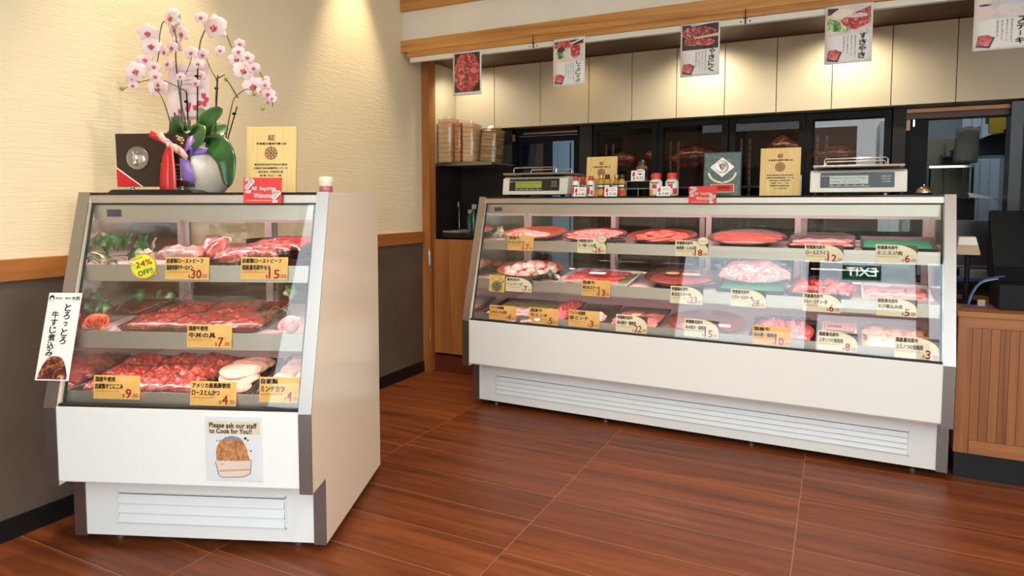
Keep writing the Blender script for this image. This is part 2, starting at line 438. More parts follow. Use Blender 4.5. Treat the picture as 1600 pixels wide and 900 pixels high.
# back room
struct('wall_backroom_back', MB().box(XL, XR, 6.3, 6.4, 0, 2.5), BLUEWALL)
struct('wall_backroom_left', MB().box(XL - .1, XL, 4.75, 6.4, 0, 2.5), BLUEWALL)
struct('wall_backroom_divider', MB().box(-.9, -.8, 4.95, 6.3, 0, 2.5), BLUEWALL)
struct('ceiling_backroom', MB().box(XL, XR, 4.68, 6.4, 2.5, 2.56), BLUEWALL)
# wooden post at the left end of the hatch
struct('trim_5', MB().box(XL, -2.486, 3.82, 3.90, 0, 2.16), PILLAR, bevel=.003)
# shop front behind the camera: tall glazing with a door
m = MB().box(XL, -1.7, YF - .06, YF, 0, 3.0).box(-1.7, XR, YF - .06, YF, 2.86, 3.0)
struct('wall_front', m, WHITEWALL)
ALU = M('dark_window_frame', (.05, .045, .04), .4, .5)
def glazed(name, x0, x1, z0, z1, transom=None):
    m = MB().box(x0, x0 + .05, YF - .06, YF, z0, z1).box(x1 - .05, x1, YF - .06, YF, z0, z1).box(x0 + .05, x1 - .05, YF - .06, YF, z1 - .06, z1).box(x0 + .05, x1 - .05, YF - .06, YF, z0, z0 + .10)
    if transom: m.box(x0 + .05, x1 - .05, YF - .06, YF, transom, transom + .06)
    o = struct(name, m, ALU)
    MB().box(x0 + .05, x1 - .05, YF - .035, YF - .028, z0 + .1, z1 - .06).build('pane', GLASS, o)
    return o
glazed('window_1', -1.70, -.32, 0, 2.86)
glazed('door_1', -.32, .62, 0, 2.86, 2.2)
glazed('window_2', .62, XR, 0, 2.86)
struct('pavement', MB().box(-9, 9, -12, YF - .11, -.08, -.02), M('pale_pavement', (.45, .43, .40), .9))

m = MB().box(-6.5, .45, -14, -12, -.08, 3.1).box(-6.5, .45, -12.3, -12, 3.1, 3.3)
struct('building_across_street', m, M('brown_facade', (.16, .09, .06), .8))
struct('building_across_street', MB().box(-3.2, .45, -12.32, -12.01, 2.55, 2.9), M('blue_fascia', (.08, .25, .55), .6))
struct('building_across_street', MB().box(1.0, 2.4, -14, -12, -.08, 3.4), M('white_facade', (.85, .85, .82), .8))
struct('hedge_across_street', MB().box(2.4, 6, -13, -12, -.08, 2.2), M('hedge', (.05, .10, .03), .9))
# exit sign over the entrance (seen mirrored in the long showcase)
t = thing('exit_sign', T(.11, YF + .03, 2.56) @ R(PI, 'Z'), 'green illuminated exit sign above the entrance door', 'exit sign')
MB().box(-.17, .17, -.02, .02, 0, .15).build('housing', M('exit_green', (.01, .16, .07), .4, emit=(.02, .5, .22), es=.7), t, bevel=.004)
m = MB(); put_text(m, 'EXIT', -.13, .13, .03, .12, -.0215, .002); m.build('lettering', M('lit_lettering', (.9, .95, .9), .4, emit=(.9, 1, .9), es=3.5), t)

# ---------- white hanging rail under the header, in three lengths
for k, (x0, x1) in enumerate(((-2.473, -1.607), (-1.603, -.438), (-.434, XR - .02))):
    t = thing('curtain_rail', T(x0, YH - .002, 2.074),
              ['left length of the white rail under the wooden header beam, holding the red meat poster', 'middle length of the white rail under the header beam, between the two joints',
               'right length of the white rail under the header beam, running out of view'][k], 'rail', 'white rails under the header beam')
    MB().box(0, x1 - x0, -.03, 0, 0, .029).build('rail', M('white_rail', (.74, .71, .64), .4), t, bevel=.002)
    for sx in ([x1 - x0 - .02] if k == 0 else [.02, x1 - x0 - .02] if k == 1 else [.02]):
        m = MB(); m.ell((sx, -.031, .012), .004, .002, .004, 8, 5); m.build('screw', BLACK, t)
for k, x in enumerate((-1.605, -.436)):
    t = thing('wall_hook', T(x, YH - .03, 2.10), ['thin black hook on the rail joint left of the hotpot poster', 'thin black hook on the rail joint right of the grilled beef poster'][k], 'hook')
    MB().tube([(0, -.006, -.02), (0, -.006, .045), (0, -.010, .05)], .0022, 6).tube([(-.012, -.006, .002), (.012, -.006, .002)], .0018, 6).build('hook', BLACK, t)
    MB().box(-.003, .003, -.004, .0, -.026, .002).build('joint', BLACK, t)

# ---------- upper cabinets
seams = [XL, -2.221, -1.863, -1.507, -1.212, -.924, -.632, -.338, -.043, .252, .552, .86, 1.17, 1.48]
pos = ['at the left end, above the stacked foam trays', 'second from the left, right of the foam trays', 'above the left scale', 'above the wooden certificate and small bottles', 'right of the sliced beef hotpot poster',
       'above the black glazed fridge, left of the chopstick poster', 'behind the grilled beef poster', 'between the middle posters, with the bright lamp glow', 'left of the pork and leek poster', 'behind the pork and leek poster, with a wide gap on its left',
       'right of the pork and leek poster', 'in front of the far right poster', 'at the far right edge']
for i in range(len(seams) - 1):
    x0, x1 = seams[i], seams[i + 1]
    if x0 > 1.0: continue
    t = thing('wall_cabinet', T((x0 + x1) / 2, 4.273, 1.712), 'cream wall cabinet ' + pos[i], 'cabinet', 'cream wall cabinets over the kitchen')
    w = (x1 - x0) / 2
    MB().box(-w + .001, w - .001, .02, .32, .002, .438).build('cabinet_body', CABINET, t)
    MB().box(-w + .0022, w - .0022, 0, .0185, 0, .436).build('door', CABINET, t, bevel=.001)

# ---------- swing gate and kick board by the post
t = thing('swing_gate', T(-2.484, 3.86, .135), 'low oak swing gate hinged to the wooden post', 'gate')
MB().box(.004, .585, 0, .03, 0, .79).build('gate_panel', OAK_Z, t, bevel=.002)
MB().box(.006, .58, .03, .05, .70, .76).build('batten', OAK_Z, t)
for z in (.085, .615):
    m = MB().tube([(-.008, -.042, z), (-.008, -.042, z + .10)], .0065, 10); m.ell((-.008, -.042, z + .106), .005, .005, .006, 8, 6).ell((-.008, -.042, z - .006), .005, .005, .006, 8, 6)
    m.box(-.012, .0, -.040, -.0395, z + .01, z + .09); h = m.build('hinge', CHROME, t, smooth=True)
struct('baseboard_kitchen', MB().box(-2.486, -1.9, 3.875, 3.89, 0, .12), REDBOARD)

# ================================================================== SHOWCASES
def showcase(fr, w, name, label, sash):
    root = thing(name, fr.m @ T(-w / 2, .3, 0), label, 'display case')
    off = T(w / 2, -.3, 0)
    def b(mb, n, mat, par=root, **k): mb.xf(off); return mb.build(n, mat, par, **k)
    prof = [(0, .03), (.685, .03), (.685, 1.2084), (.0828, 1.2084), (-.1175, .511), (-.1175, .255), (0, .255)]
    inner = [(.006, .036), (.681, .036), (.681, 1.204), (.088, 1.204), (-.1115, .511), (-.1115, .261), (.006, .261)]
    for k, u0 in enumerate((-.04, -w)):
        side = b(MB().prism(prof, u0, u0 + .04, 'X'), 'end_panel', CREAMP if u0 > -1 or k == 0 else CREAMP, bevel=.0015)
        # steel edging on the front of the end panel
        def strip(a, c, nm, mat):
            (y0, z0), (y1, z1) = a, c
            d = Vector((y1 - y0, z1 - z0)).normalized(); n = Vector((-d.y, d.x))
            if n.x > 0: n = -n
            q = [(y0, z0), (y1, z1), (y1 + n.x * .004, z1 + n.y * .004), (y0 + n.x * .004, z0 + n.y * .004)]
            mb = MB().prism(q, u0 - .001, u0 + .041, 'X'); mb.xf(off); s_ = mb.build(nm, mat, side); return s_
        strip(prof[4], prof[3], 'steel_edging', STEEL_Z)
        strip(prof[5], prof[4], 'lower_steel_edging', DSTEEL)
        strip(prof[0], prof[6], 'kick_steel_edging', DSTEEL)
    ui, uj = -w + .04, -.04
    b(MB().box(ui + .001, uj - .001, -.1185, -.100, .272, .516), 'front_panel', WHITEP, bevel=.0015)
    b(MB().box(ui + .004, uj - .004, -.112, -.092, .514, .524), 'rubber_seal', GAP)
    b(MB().box(ui + .001, uj - .001, .0, .015, .034, .262), 'kick_panel', WHITEP)
    b(MB().box(ui, uj, -.10, .02, .262, .275), 'underside', VENTW)
    # louvred vent
    a0, a1 = (ui + .11, uj - .10) if w > 1 else (ui + .115, uj - .095)
    z0, z1 = .078, .190
    mb = MB().box(a0, a1, -.003, .0, z0, z0 + .005).box(a0, a1, -.003, .0, z1 - .005, z1).box(a0, a0 + .006, -.003, .0, z0, z1).box(a1 - .006, a1, -.003, .0, z0, z1)
    vent = b(mb, 'vent_frame', VENTW)
    nl = 4 if w > 1 else 3
    for i in range(nl):
        za = z0 + .006 + (z1 - z0 - .012) * i / nl; zb = z0 + .006 + (z1 - z0 - .012) * (i + 1) / nl
        mb = MB().prism([(-.010, za + .002), (-.0005, zb - .003), (.0, zb - .0005), (.0, za), (-.0095, za)], a0 + .007, a1 - .007, 'X')
        mb.xf(off); mb.build('louvre', VENTW, vent)
        mb = MB().box(a0 + .007, a1 - .007, -.0006, -.0001, zb - .0035, zb - .0005); mb.xf(off); mb.build('louvre_gap', GAP, vent)
    # canopy
    b(MB().box(ui, uj, .082, .30, 1.172, 1.200), 'canopy', STEEL_X, bevel=.001)
    b(MB().box(ui, uj, .088, .125, 1.113, 1.1655), 'lamp_cover', STEEL_X, bevel=.001)
    b(MB().box(ui, uj, .084, .12, 1.1655, 1.172), 'seal', GAP)
    b(MB().box(ui, uj, .078, .685, 1.2, 1.208), 'glass_top', DARKGLOSS)
    b(MB().box(ui, uj, .30, .66, 1.18, 1.2), 'top_board', STEEL_X)
    # glass: a 5 mm sheet leaning back
    g0, g1 = (-.103, .518), (.074, 1.168)
    b(MB().prism([g0, g1, (g1[0] + .005, g1[1] - .0015), (g0[0] + .005, g0[1] - .0015)], ui + .002, uj - .002, 'X'), 'front_glass', GLASS)
    for u in (ui + .005, uj - .012):
        b(MB().prism([(g0[0] + .006, g0[1]), (g1[0] + .006, g1[1]), (g1[0] + .011, g1[1]), (g0[0] + .011, g0[1])], u, u + .007, 'X'), 'glass_seal', BLACK)
    # tub
    b(MB().prism([(-.095, .505), (.60, .585), (.60, .575), (-.095, .495)], ui, uj, 'X'), 'bottom_deck', PINKDECK)
    b(MB().box(ui, uj, -.078, -.074, .506, .558), 'front_price_rail', STEEL_X)
    b(MB().box(ui, uj, .62, .66, .06, .66), 'rear_panel', INNERW)
    for u0, u1 in ((ui, ui + .004), (uj - .004, uj)):
        b(MB().prism([(-.095, .51), (.62, .51), (.62, 1.17), (.085, 1.17)], u0, u1, 'X'), 'mirror_lining', MIRROR)
    # two shelves with steel price rails
    for (zf, vf, vb) in ((.966, .030, .52), (.750, -.032, .52)):
        sl = .045
        sh = b(MB().prism([(vf, zf - .016), (vb, zf - .016 + sl * (vb - vf)), (vb, zf - .024 + sl * (vb - vf)), (vf, zf - .024)], ui + .006, uj - .006, 'X'), 'shelf', PINKDECK)
        mb = MB().prism([(vf - .003, zf - .058), (vf, zf - .058), (vf + .002, zf - .002), (vf - .001, zf - .002)], ui + .006, uj - .006, 'X'); mb.xf(off); mb.build('price_rail', STEEL_X, sh)
        n = max(1, round((w - .1) / .9))
        for i in range(1, n):
            u = ui + (uj - ui) * i / n; mb = MB().box(u - .0015, u + .0015, vf - .0045, vf - .002, zf - .060, zf - .001); mb.xf(off); mb.build('rail_joint', CHROME, sh)
        for u in (ui + .012, uj - .016):
            mb = MB().box(u, u + .004, vf + .03, vb + .08, zf - .045, zf - .028); mb.xf(off); mb.build('shelf_bracket', CHROME, sh)
    # sliding rear doors
    for (u0, u1, v) in sash:
        mb = MB().box(u0, u0 + .03, v, v + .018, .66, 1.115).box(u1 - .03, u1, v, v + .018, .66, 1.115).box(u0 + .03, u1 - .03, v, v + .018, 1.09, 1.115).box(u0 + .03, u1 - .03, v, v + .018, .66, .69)
        d = b(mb, 'sliding_door', FRAME)
        mb = MB().box(u0 + .03, u1 - .03, v + .007, v + .011, .69, 1.09); mb.xf(off); mb.build('door_pane', GLASS, d)
        mb = MB().box(u0 + .036, u0 + .044, v - .004, v, .80, .92); mb.xf(off); mb.build('door_handle', CHROME, d)
    b(MB().box(ui, uj, .615, .67, 1.115, 1.18), 'door_track', FRAME)
    # feet
    for u in ([-w + .12, -.12] if w < 1 else [-w + .12, -w * .66, -w * .34, -.12]):
        for v in (.06, .6): b(MB().lathe([(.018, 0), (.018, .008), (.008, .010), (.008, .034)], 12, (u, v, 0)), 'foot', DSTEEL, smooth=True)
    # logo plate inside, top left
    b(MB().box(ui + .055, ui + .105, .085, .088, 1.125, 1.150), 'maker_plate', M('smoked_badge', (.03, .03, .08), .2))
    # lamps behind the rails
    for (v, z, rx, p) in ((.155, 1.165, .30, 1.0), (.050, .902, .42, .48), (-.010, .684, .42, .72)):
        l = area('case_lamp', (0, 0, 0), (0, 0, 0), w - .14, .03, LAMP * w * p, PINK)
        l.matrix_world = fr.at(-w / 2, v, z, 0, rx)
    return root
LAMP = 2.9
showcase(BIG, 2.321, 'refrigerated_display_case', 'long white refrigerated meat showcase with slanted glass, standing before the kitchen',
         [(-2.281, -1.66, .640), (-1.70, -1.10, .622), (-1.17, -.60, .640), (-.66, -.04, .622)])
showcase(SML, .885, 'refrigerated_display_case', 'short white refrigerated meat showcase with slanted glass, standing by the cream wall',
         [(-.845, -.43, .640), (-.47, -.04, .622)])

# ================================================================== PRICE CARDS
def rail_v(z): return -.1175 + (z - .5112) * .2873 + .010
def price_card(fr, u, w, z0, z1, l1, l2, price, cents, style, where, en=True, cat='price card', oval=False, left=''):
    h = z1 - z0; hw = w / 2; v = rail_v((z0 + z1) / 2)
    nm = {'o': 'orange', 'c': 'cream'}[style]
    root = thing('price_card', fr.at(u, v, z0, 0, -.12), f'{nm} price card reading {price}{left}, {where}', cat, nm + ' price cards in the showcases')
    if style == 'o':
        MB().box(-hw, hw, 0, .0014, 0, h).build('card', ORANGE, root)
    else:
        # cream card with a dark curved corner at top right
        pts = [(-hw, 0), (hw, 0), (hw, h * .42)] + [(hw - (hw * 1.15) * (1 - math.cos(a)), h * .42 + h * .58 * math.sin(a)) for a in [k * PI / 2 / 8 for k in range(1, 9)]] + [(-hw, h)]
        MB().box(hw * -.15, hw, .0008, .0016, h * .3, h * .97).build('dark_corner', M('charcoal_print', (.07, .05, .04), .5), root)
        MB().prism(pts, -.0004, .001, 'Y').build('card', CREAMC, root)
    m = MB(); y = -.0010
    put_text(m, l1, -hw * .93, -hw * .93 + w * (.50 if style == 'c' or len(l1) > 6 else .42), h * .73, h * .93, y, .0011)
    if style == 'o' and len(l1) > 7: m = MB(); put_text(m, l1, -hw * .93, hw * .72, h * .73, h * .93, y, .0011)
    put_text(m, l2, -hw * .93, -hw * .93 + w * .60, h * .42, h * .64, y, .0011)
    if left and en: pass
    m.build('lettering', INK, root)
    m = MB(); n = len(price)
    px0 = hw - w * (.30 if n == 1 else .40)
    put_text(m, price, px0, px0 + w * (.115 if n == 1 else .225), h * .05, h * .43, y, .0013)
    put_text(m, cents, hw - w * .165, hw - w * .03, h * .08, h * .25, y, .0002)
    put_text(m, '$', px0 - w * .065, px0 - w * .02, h * .07, h * .22, y, .0002)
    scribble(m, -hw * .93, -hw * .93 + w * .52, h * .31, h * .055, y, len(l2) + n)
    m.build('price_lettering', INKR, root)
    if oval:
        m = MB(); disc(m, hw * .68, h * .98, w * .17, h * .25, -.0012)
        o = m.build('oval_sticker', CREAMC, root, solid=.001)
        m = MB(); disc(m, hw * .68, h * .98, w * .175, h * .26, -.0022, ri=.9); put_text(m, 'すきやき', hw * .68 - w * .11, hw * .68 + w * .11, h * .92, h * 1.04, -.0022); m.build('oval_print', INKB, root)
    MB().box(-.008, .008, .0016, .008, h * .1, h * .3).build('card_clip', CHROME, root)
    return root
T1, T2, T3 = 'on the top shelf', 'on the middle shelf', 'on the bottom deck'
price_card(SML, -.472, .153, .916, .991, '自家製ローストビーフ', '国産特選牛サーロイン', '30', '.00', 'o', 'on the top shelf of the short showcase')
price_card(SML, -.205, .161, .918, .993, '自家製ローストビーフ', '国産黒毛和牛もも', '15', '.00', 'o', 'on the top shelf of the short showcase')
price_card(SML, -.367, .151, .701, .775, '国産牛使用', '牛丼の具', '7', '.00', 'o', 'on the middle shelf of the short showcase')
price_card(SML, -.659, .157, .537, .613, '国産牛使用', '自家製すじにこみ', '9', '.00', 'o', 'at the bottom left of the short showcase')
price_card(SML, -.332, .153, .524, .601, 'アメリカ産黒豚使用', 'ロースとんかつ', '4', '.30', 'o', 'before the pale cutlets of the short showcase')
price_card(SML, -.116, .130, .538, .618, '自家製', 'ミンチカツ', '4', '.00', 'o', 'at the bottom right corner of the short showcase')
LC = 'of the long showcase'
price_card(BIG, -2.026, .159, .908, .992, '国産牛', 'サーロインステーキ', '17', '.00', 'o', 'top shelf ' + LC)
price_card(BIG, -1.605, .161, .907, .985, '特選黒毛和牛', 'ロース焼・しゃぶ用', '26', '.00', 'c', 'with an oval sticker, top shelf ' + LC, oval=True)
price_card(BIG, -1.085, .160, .909, .988, '特選黒毛和牛', '赤身焼・しゃぶ用', '18', '.00', 'c', 'with an oval sticker, top shelf ' + LC, oval=True)
price_card(BIG, -.496, .158, .905, .986, '特選黒毛和牛', 'ローススライス', '12', '.00', 'c', 'on the top shelf ' + LC)
price_card(BIG, -.213, .157, .914, .992, '特選黒毛和牛', 'ミニスジ肉', '6', '.00', 'c', 'below the empty green tray ' + LC)
price_card(BIG, -2.005, .161, .684, .762, '黒毛和牛', 'ハンバーグ', '7', '.00', 'c', 'below the pale meat patties ' + LC)
price_card(BIG, -1.558, .157, .688, .772, '国産牛', '本日のステーキ', '13', '.00', 'o', 'on the middle shelf ' + LC)
price_card(BIG, -1.092, .156, .681, .766, '特選黒毛和牛', '本日のステーキ', '23', '.00', 'c', 'on the middle shelf ' + LC)
price_card(BIG, -.808, .155, .687, .768, '特選黒毛和牛', 'リブロースステーキ', '28', '.00', 'c', 'below the big marbled steak ' + LC)
price_card(BIG, -.497, .154, .687, .770, '国産黒毛和牛', 'カレー・シチュー用', '6', '.00', 'c', 'below the stewing beef chunks ' + LC)
price_card(BIG, -.209, .150, .690, .766, '国産黒毛和牛', 'スジ煮込み用', '5', '.00', 'c', 'rightmost on the middle shelf ' + LC)
price_card(BIG, -2.082, .168, .528, .607, 'アメリカ産黒豚', 'しゃぶしゃぶ用', '4', '.00', 'o', 'at the bottom left ' + LC)
price_card(BIG, -1.835, .166, .525, .611, '国産牛', '牛ミンチ', '5', '.00', 'o', 'below the minced beef ' + LC)
price_card(BIG, -1.606, .170, .528, .615, 'アメリカ産黒豚', '豚ミンチ', '3', '.00', 'o', 'below the minced pork ' + LC)
price_card(BIG, -1.352, .160, .524, .611, '特選黒毛和牛', 'あみ焼き・焼肉用', '22', '.00', 'c', 'on the bottom deck ' + LC)
price_card(BIG, -1.010, .160, .531, .617, '特選黒毛和牛', 'あみ焼き・焼肉用', '15', '.00', 'c', 'before the round red-brown platter ' + LC)
price_card(BIG, -.698, .160, .525, .610, '国産牛', 'あみ焼・焼肉用', '10', '.00', 'o', 'before the red beef strips ' + LC)
price_card(BIG, -.429, .156, .527, .611, '国産黒毛和牛', '上タンつけ焼肉用', '8', '.00', 'c', 'on the bottom deck ' + LC)
price_card(BIG, -.134, .160, .523, .614, '国産黒毛和牛', '上ミノつけ焼肉用', '3', '.00', 'c', 'at the bottom right corner ' + LC)
# frying-pan picture card
t = thing('picture_card', BIG.at(-2.142, rail_v(.72), .675, 0, -.12), 'yellow picture card of a frying pan beside the patties price card', 'card')
MB().box(-.049, .049, 0, .0014, 0, .094).build('card', M('mustard_card', (.80, .52, .12), .5), t, bevel=.0006)
m = MB(); disc(m, 0, .032, .030, .026, -.001); m.xf(T(0, 0, 0)); poly(m, [(.02, .05), (.026, .045), (.046, .062), (.04, .068)], -.001); m.build('pan_picture', M('pan_print', (.16, .20, .13), .5), t)
m = MB(); disc(m, 0, .032, .033, .029, -.0009, ri=.92); disc(m, -.004, .075, .030, .014, -.001, ri=.9)
for a in range(4): disc(m, .012 * math.cos(a * 1.6), .032 + .011 * math.sin(a * 1.6), .007, .006, -.0013, 10)
m.build('print', INKB, t)
# 24% off balloon
t = thing('discount_sticker', SML.at(-.626, rail_v(.96), .916, 0, -.1), 'round yellow speech bubble sticker reading 24% OFF on the top shelf rail', 'sticker')
m = MB(); pts = [(.047 * math.cos(a), .0435 + .0435 * math.sin(a)) for a in [2 * PI * k / 36 for k in range(36)]]
pts = [p if not (-.62 < math.atan2(p[1] - .0435, p[0]) < -.42) else (.052, .014) for p in pts]
m.prism(pts, 0, .0014, 'Y').build('card_rim', M('orange_rim', (.75, .33, .05), .5), t)
m = MB(); disc(m, 0, .0435, .0425, .039, -.0004); m.build('card', M('lemon_card', (.86, .83, .06), .5), t)
m = MB(); put_text(m, '24%', -.029, .030, .043, .063, -.001, .0008, rot=.3); m.build('percent_lettering', INKR, t)
m = MB(); put_text(m, 'OFF!!', -.018, .034, .015, .032, -.001, .0008, rot=.3); put_text(m, 'DISCOUNT', -.036, -.002, .066, .073, -.001, 0, rot=.35); m.build('lettering', INK, t)

# long narrow banner clipped to the left edge of the short case
q = math.atan2(.2003, .6972)
t = thing('hanging_banner', SML.at(-.8625, -.106, .598, 0, -q), 'tall narrow white banner with black vertical writing on the left edge of the short showcase', 'banner')
MB().box(-.0575, .0575, -.004, -.0028, 0, .286).build('paper', PAPER, t)
m = MB(); disc(m, -.045, .268, .009, .010, -.0045); put_vertical(m, 'とろっとろ', .016, .021, .250, .135, -.0045, .0012)
put_vertical(m, '牛すじ煮込み', -.024, .023, .225, .150, -.0045, .0012)
put_text(m, '大西', .024, .052, .262, .274, -.0045, .0008); put_text(m, '精肉店', .002, .020, .2645, .2715, -.0045, .0002); put_text(m, '株式会社', -.032, -.008, .2645, .2715, -.0045, .0002)
m.build('lettering', INK, t)
m = MB(); disc(m, -.044, .2645, .0055, .0055, -.005); m.build('emblem_face', INKW, t)
m = MB()
def stew(i, j):
    x = -.05 + .10 * i; e = 1 - abs(2 * i - 1) ** 3; z = .004 + (.062 * e + .012) * j
    return (x, -.0046, z)
m.grid(stew, 16, 8).build('stew_picture', N('stew_print', [(.32, (.02, .006, .004)), (.5, (.14, .03, .012)), (.66, (.33, .09, .03)), (.78, (.62, .36, .22))], 45, detail=5, rough=.5, dist=1.2), t)

# notice on the front panel
t = thing('notice', SML.at(-.2505, -.1195, .293), 'laminated notice reading Please ask our staff to Cook for You on the short showcase', 'notice')
MB().box(-.092, .092, -.0016, 0, 0, .207).build('laminate', M('laminated_sheet', (.84, .84, .83), .15), t)
m = MB(); rect(m, -.085, .085, .150, .192, -.0018); m.build('heading_band', N('tan_band', [(.3, (.85, .66, .38)), (.7, (.86, .76, .60))], 20), t)
m = MB(); put_text(m, 'Please ask our staff', -.080, .075, .170, .186, -.0022, .0011); put_text(m, 'to Cook for You!!', -.080, .058, .152, .167, -.0022, .0011); m.build('lettering', INK, t)
pts = [(-.058, .062)] + [(-.008 + .052 * math.cos(a), .088 + .055 * math.sin(a)) for a in [PI - k * PI / 14 for k in range(15)]] + [(.052, .066)]
m = MB(); poly(m, pts, -.0022); m.build('croquette_picture', N('croquette_print', [(.3, (.42, .15, .05)), (.7, (.70, .32, .13))], 60), t)
m = MB(); poly(m, [(-.042, .125), (-.030, .140), (-.006, .146), (.020, .140), (.034, .125), (.02, .130), (-.005, .133), (-.03, .130)], -.0026); m.build('shadow_picture', M('grey_print', (.30, .28, .32), .5), t)
zig = [(-.062 + .0088 * k, .062 + (.004 if k % 2 else 0)) for k in range(14)]
m = MB(); poly(m, zig[::-1] + [(-.052, .018), (-.04, .010), (.03, .014), (.052, .026), (.056, .07)], -.0030); m.build('paper_bag_picture', M('bag_print', (.86, .68, .56), .5), t)
m = MB(); poly(m, [(-.052, .028), (.050, .036), (.050, .041), (-.053, .033)], -.0034); m.build('bag_stripe', M('salmon_print', (.75, .35, .30), .5), t)
m = MB()
for a, b_, c, d in [(-.062, .062, -.052, .018), (-.052, .018, -.04, .010), (-.04, .010, .03, .014), (.03, .014, .052, .026), (.052, .026, .056, .07)]:
    n = Vector((d - b_, a - c)).normalized() * .0008; poly(m, [(a - n.x, b_ - n.y), (a + n.x, b_ + n.y), (c + n.x, d + n.y), (c - n.x, d - n.y)], -.0036)
disc(m, .038, .138, .005, .004, -.0026); disc(m, .046, .132, .003, .0025, -.0026); disc(m, .055, .098, .003, .0025, -.0026); put_text(m, 'a a', -.058, -.044, .126, .131, -.0026); scribble(m, -.045, -.032, .052, .003, -.0036)
m.build('outline', INK, t)
m = MB().box(-.092, .092, -.0042, -.0038, 0, .207); m.build('cover_film', FILM, t)

# ================================================================== THINGS ON THE SHORT SHOWCASE
ZT = 1.2085
t = thing('display_stand', SML.at(-.70, .265, ZT), 'low black lacquer base under the dark medal box', 'stand')
MB().prism([(-.165, 0), (.163, 0), (.145, .0125), (-.147, .0125)], -.07, .07, 'Y').build('base', DARKGLOSS, t, bevel=.001)
t = thing('medal_box', SML.at(-.712, .235, ZT + .0125, .0, .03), 'dark brown lacquer box with a silver ox medal and a red ribbon', 'award')
LAC = M('brown_lacquer', (.028, .009, .006), .3, coat=.3)
MB().box(-.1385, .1385, 0, .052, .0105, .2045).build('box_lid', LAC, t, bevel=.003)
for x in (-.095, .098):
    MB().lathe([(.010, 0), (.010, .003), (.005, .006), (.008, .0085), (.008, .0105)], 16, (x, .02, 0)).build('foot', CHROME, t, smooth=True)
SILV = M('antique_silver', (.34, .29, .24), .42, .85); SILV2 = M('bright_silver', (.70, .66, .60), .3, .9)
m = MB().lathe([(.0, -.003), (.041, -.003), (.043, 0), (.041, .003), (.036, .0015), (0, .0015)], 40); m.xf(T(-.0545, -.003, .115) @ R(PI / 2, 'X')); md = m.build('medal', SILV, t, smooth=True)
m = MB(); c = (-.058, -.006, .108)
m.ell((c[0] - .003, c[1], c[2] + .008), .011, .006, .014).ell((c[0] - .004, c[1] - .002, c[2] - .010), .008, .006, .009).ell((c[0] - .012, c[1], c[2] + .012), .007, .003, .003).ell((c[0] + .010, c[1], c[2] + .014), .007, .003, .003)
m.ell((c[0] + .018, c[1] + .003, c[2] + .002), .017, .005, .017)
for s_ in (-1, 1): m.tube([(c[0] - .002 + s_ * .005, c[1] - .001, c[2] + .019), (c[0] - .002 + s_ * .009, c[1] - .002, c[2] + .027), (c[0] - .002 + s_ * .006, c[1] - .002, c[2] + .034)], [.002, .0017, .0006], 8)
m.build('ox_head_relief', SILV2, md, smooth=True)
pl = MB().box(.042, .106, -.0015, .0, .040, .088).build('name_plate', BLACKM, t)
m = MB()
for x0, x1, z0, z1 in ((.038, .108, .036, .040), (.038, .108, .088, .092), (.036, .041, .036, .092), (.106, .111, .036, .092)): m.box(x0, x1, -.004, -.0005, z0, z1)
for x in (.038, .109):
    for z in (.037, .091): m.ell((x, -.003, z), .005, .003, .005, 8, 6)
m.build('gilt_frame', M('gilt', (.62, .48, .22), .35, .8), pl)
m = MB(); scribble(m, .048, .10, .072, .006, -.002, 3); scribble(m, .048, .10, .060, .005, -.002, 4); scribble(m, .048, .10, .048, .005, -.002, 5); m.build('engraving', SILV2, pl)
RED = M('red_satin', (.60, .012, .014), .32); PINKR = M('pink_satin', (.85, .46, .40), .35); WTR = M('white_satin', (.85, .78, .72), .4)
rb = MB(); rb.add([(-.1385, -.0015, .0115), (-.045, -.0015, .0115), (-.1385, -.0015, .078)], [(0, 1, 2)]); r1 = rb.build('corner_ribbon', RED, t, solid=.001)
rb = MB(); rb.add([(-.1385, -.0025, .078), (-.1385, -.0025, .084), (-.038, -.0025, .0115), (-.045, -.0025, .0115)], [(0, 1, 2, 3)]); rb.build('ribbon_edge', WTR, r1, solid=.0008)
def band(m, path, w, d=(1, 0, 0)):
    """ribbon strip following path, w = half width along d"""
    P = [Vector(p) for p in path]; n = len(P); dd = d if isinstance(d, list) else [d] * n; ww = w if isinstance(w, list) else [w] * n
    v = []
    for p, e, h in zip(P, dd, ww): e = Vector(e).normalized(); v += [p - e * h, p + e * h]
    m.add(v, [(2 * i, 2 * i + 1, 2 * i + 3, 2 * i + 2) for i in range(n - 1)]); return m
def arc(c, rx, rz, a0, a1, n=12, dy=0.): return [(c[0] + rx * math.cos(a0 + (a1 - a0) * k / n), c[1] + dy * math.sin(PI * k / n), c[2] + rz * math.sin(a0 + (a1 - a0) * k / n)) for k in range(n + 1)]
K = Vector((.072, -.012, .162))
m = MB(); band(m, [(-.002, -.004, .2045), (.03, -.006, .188), (.068, -.010, .163)], [.012, .011, .004], (.5, 0, .8))
band(m, [(.070, -.012, .162), (.064, -.016, .120), (.060, -.020, .06), (.058, -.024, .004), (.064, -.026, -.018)], [.004, .014, .020, .021, .012])
band(m, [(.076, -.013, .162), (.084, -.018, .12), (.088, -.022, .06), (.088, -.026, .0), (.086, -.027, -.018)], [.004, .010, .013, .014, .013])
m.build('red_ribbon', RED, t, solid=.001, smooth=True)
m = MB(); band(m, [(.036, -.008, .2045), (.05, -.012, .185), (.072, -.014, .163)], [.012, .012, .004], (.8, 0, .3))
band(m, [(.074, -.016, .160), (.09, -.024, .156), (.112, -.030, .150), (.118, -.022, .142), (.10, -.014, .140), (.076, -.012, .158)], [.005, .011, .013, .012, .009, .004], (0, 0, 1))
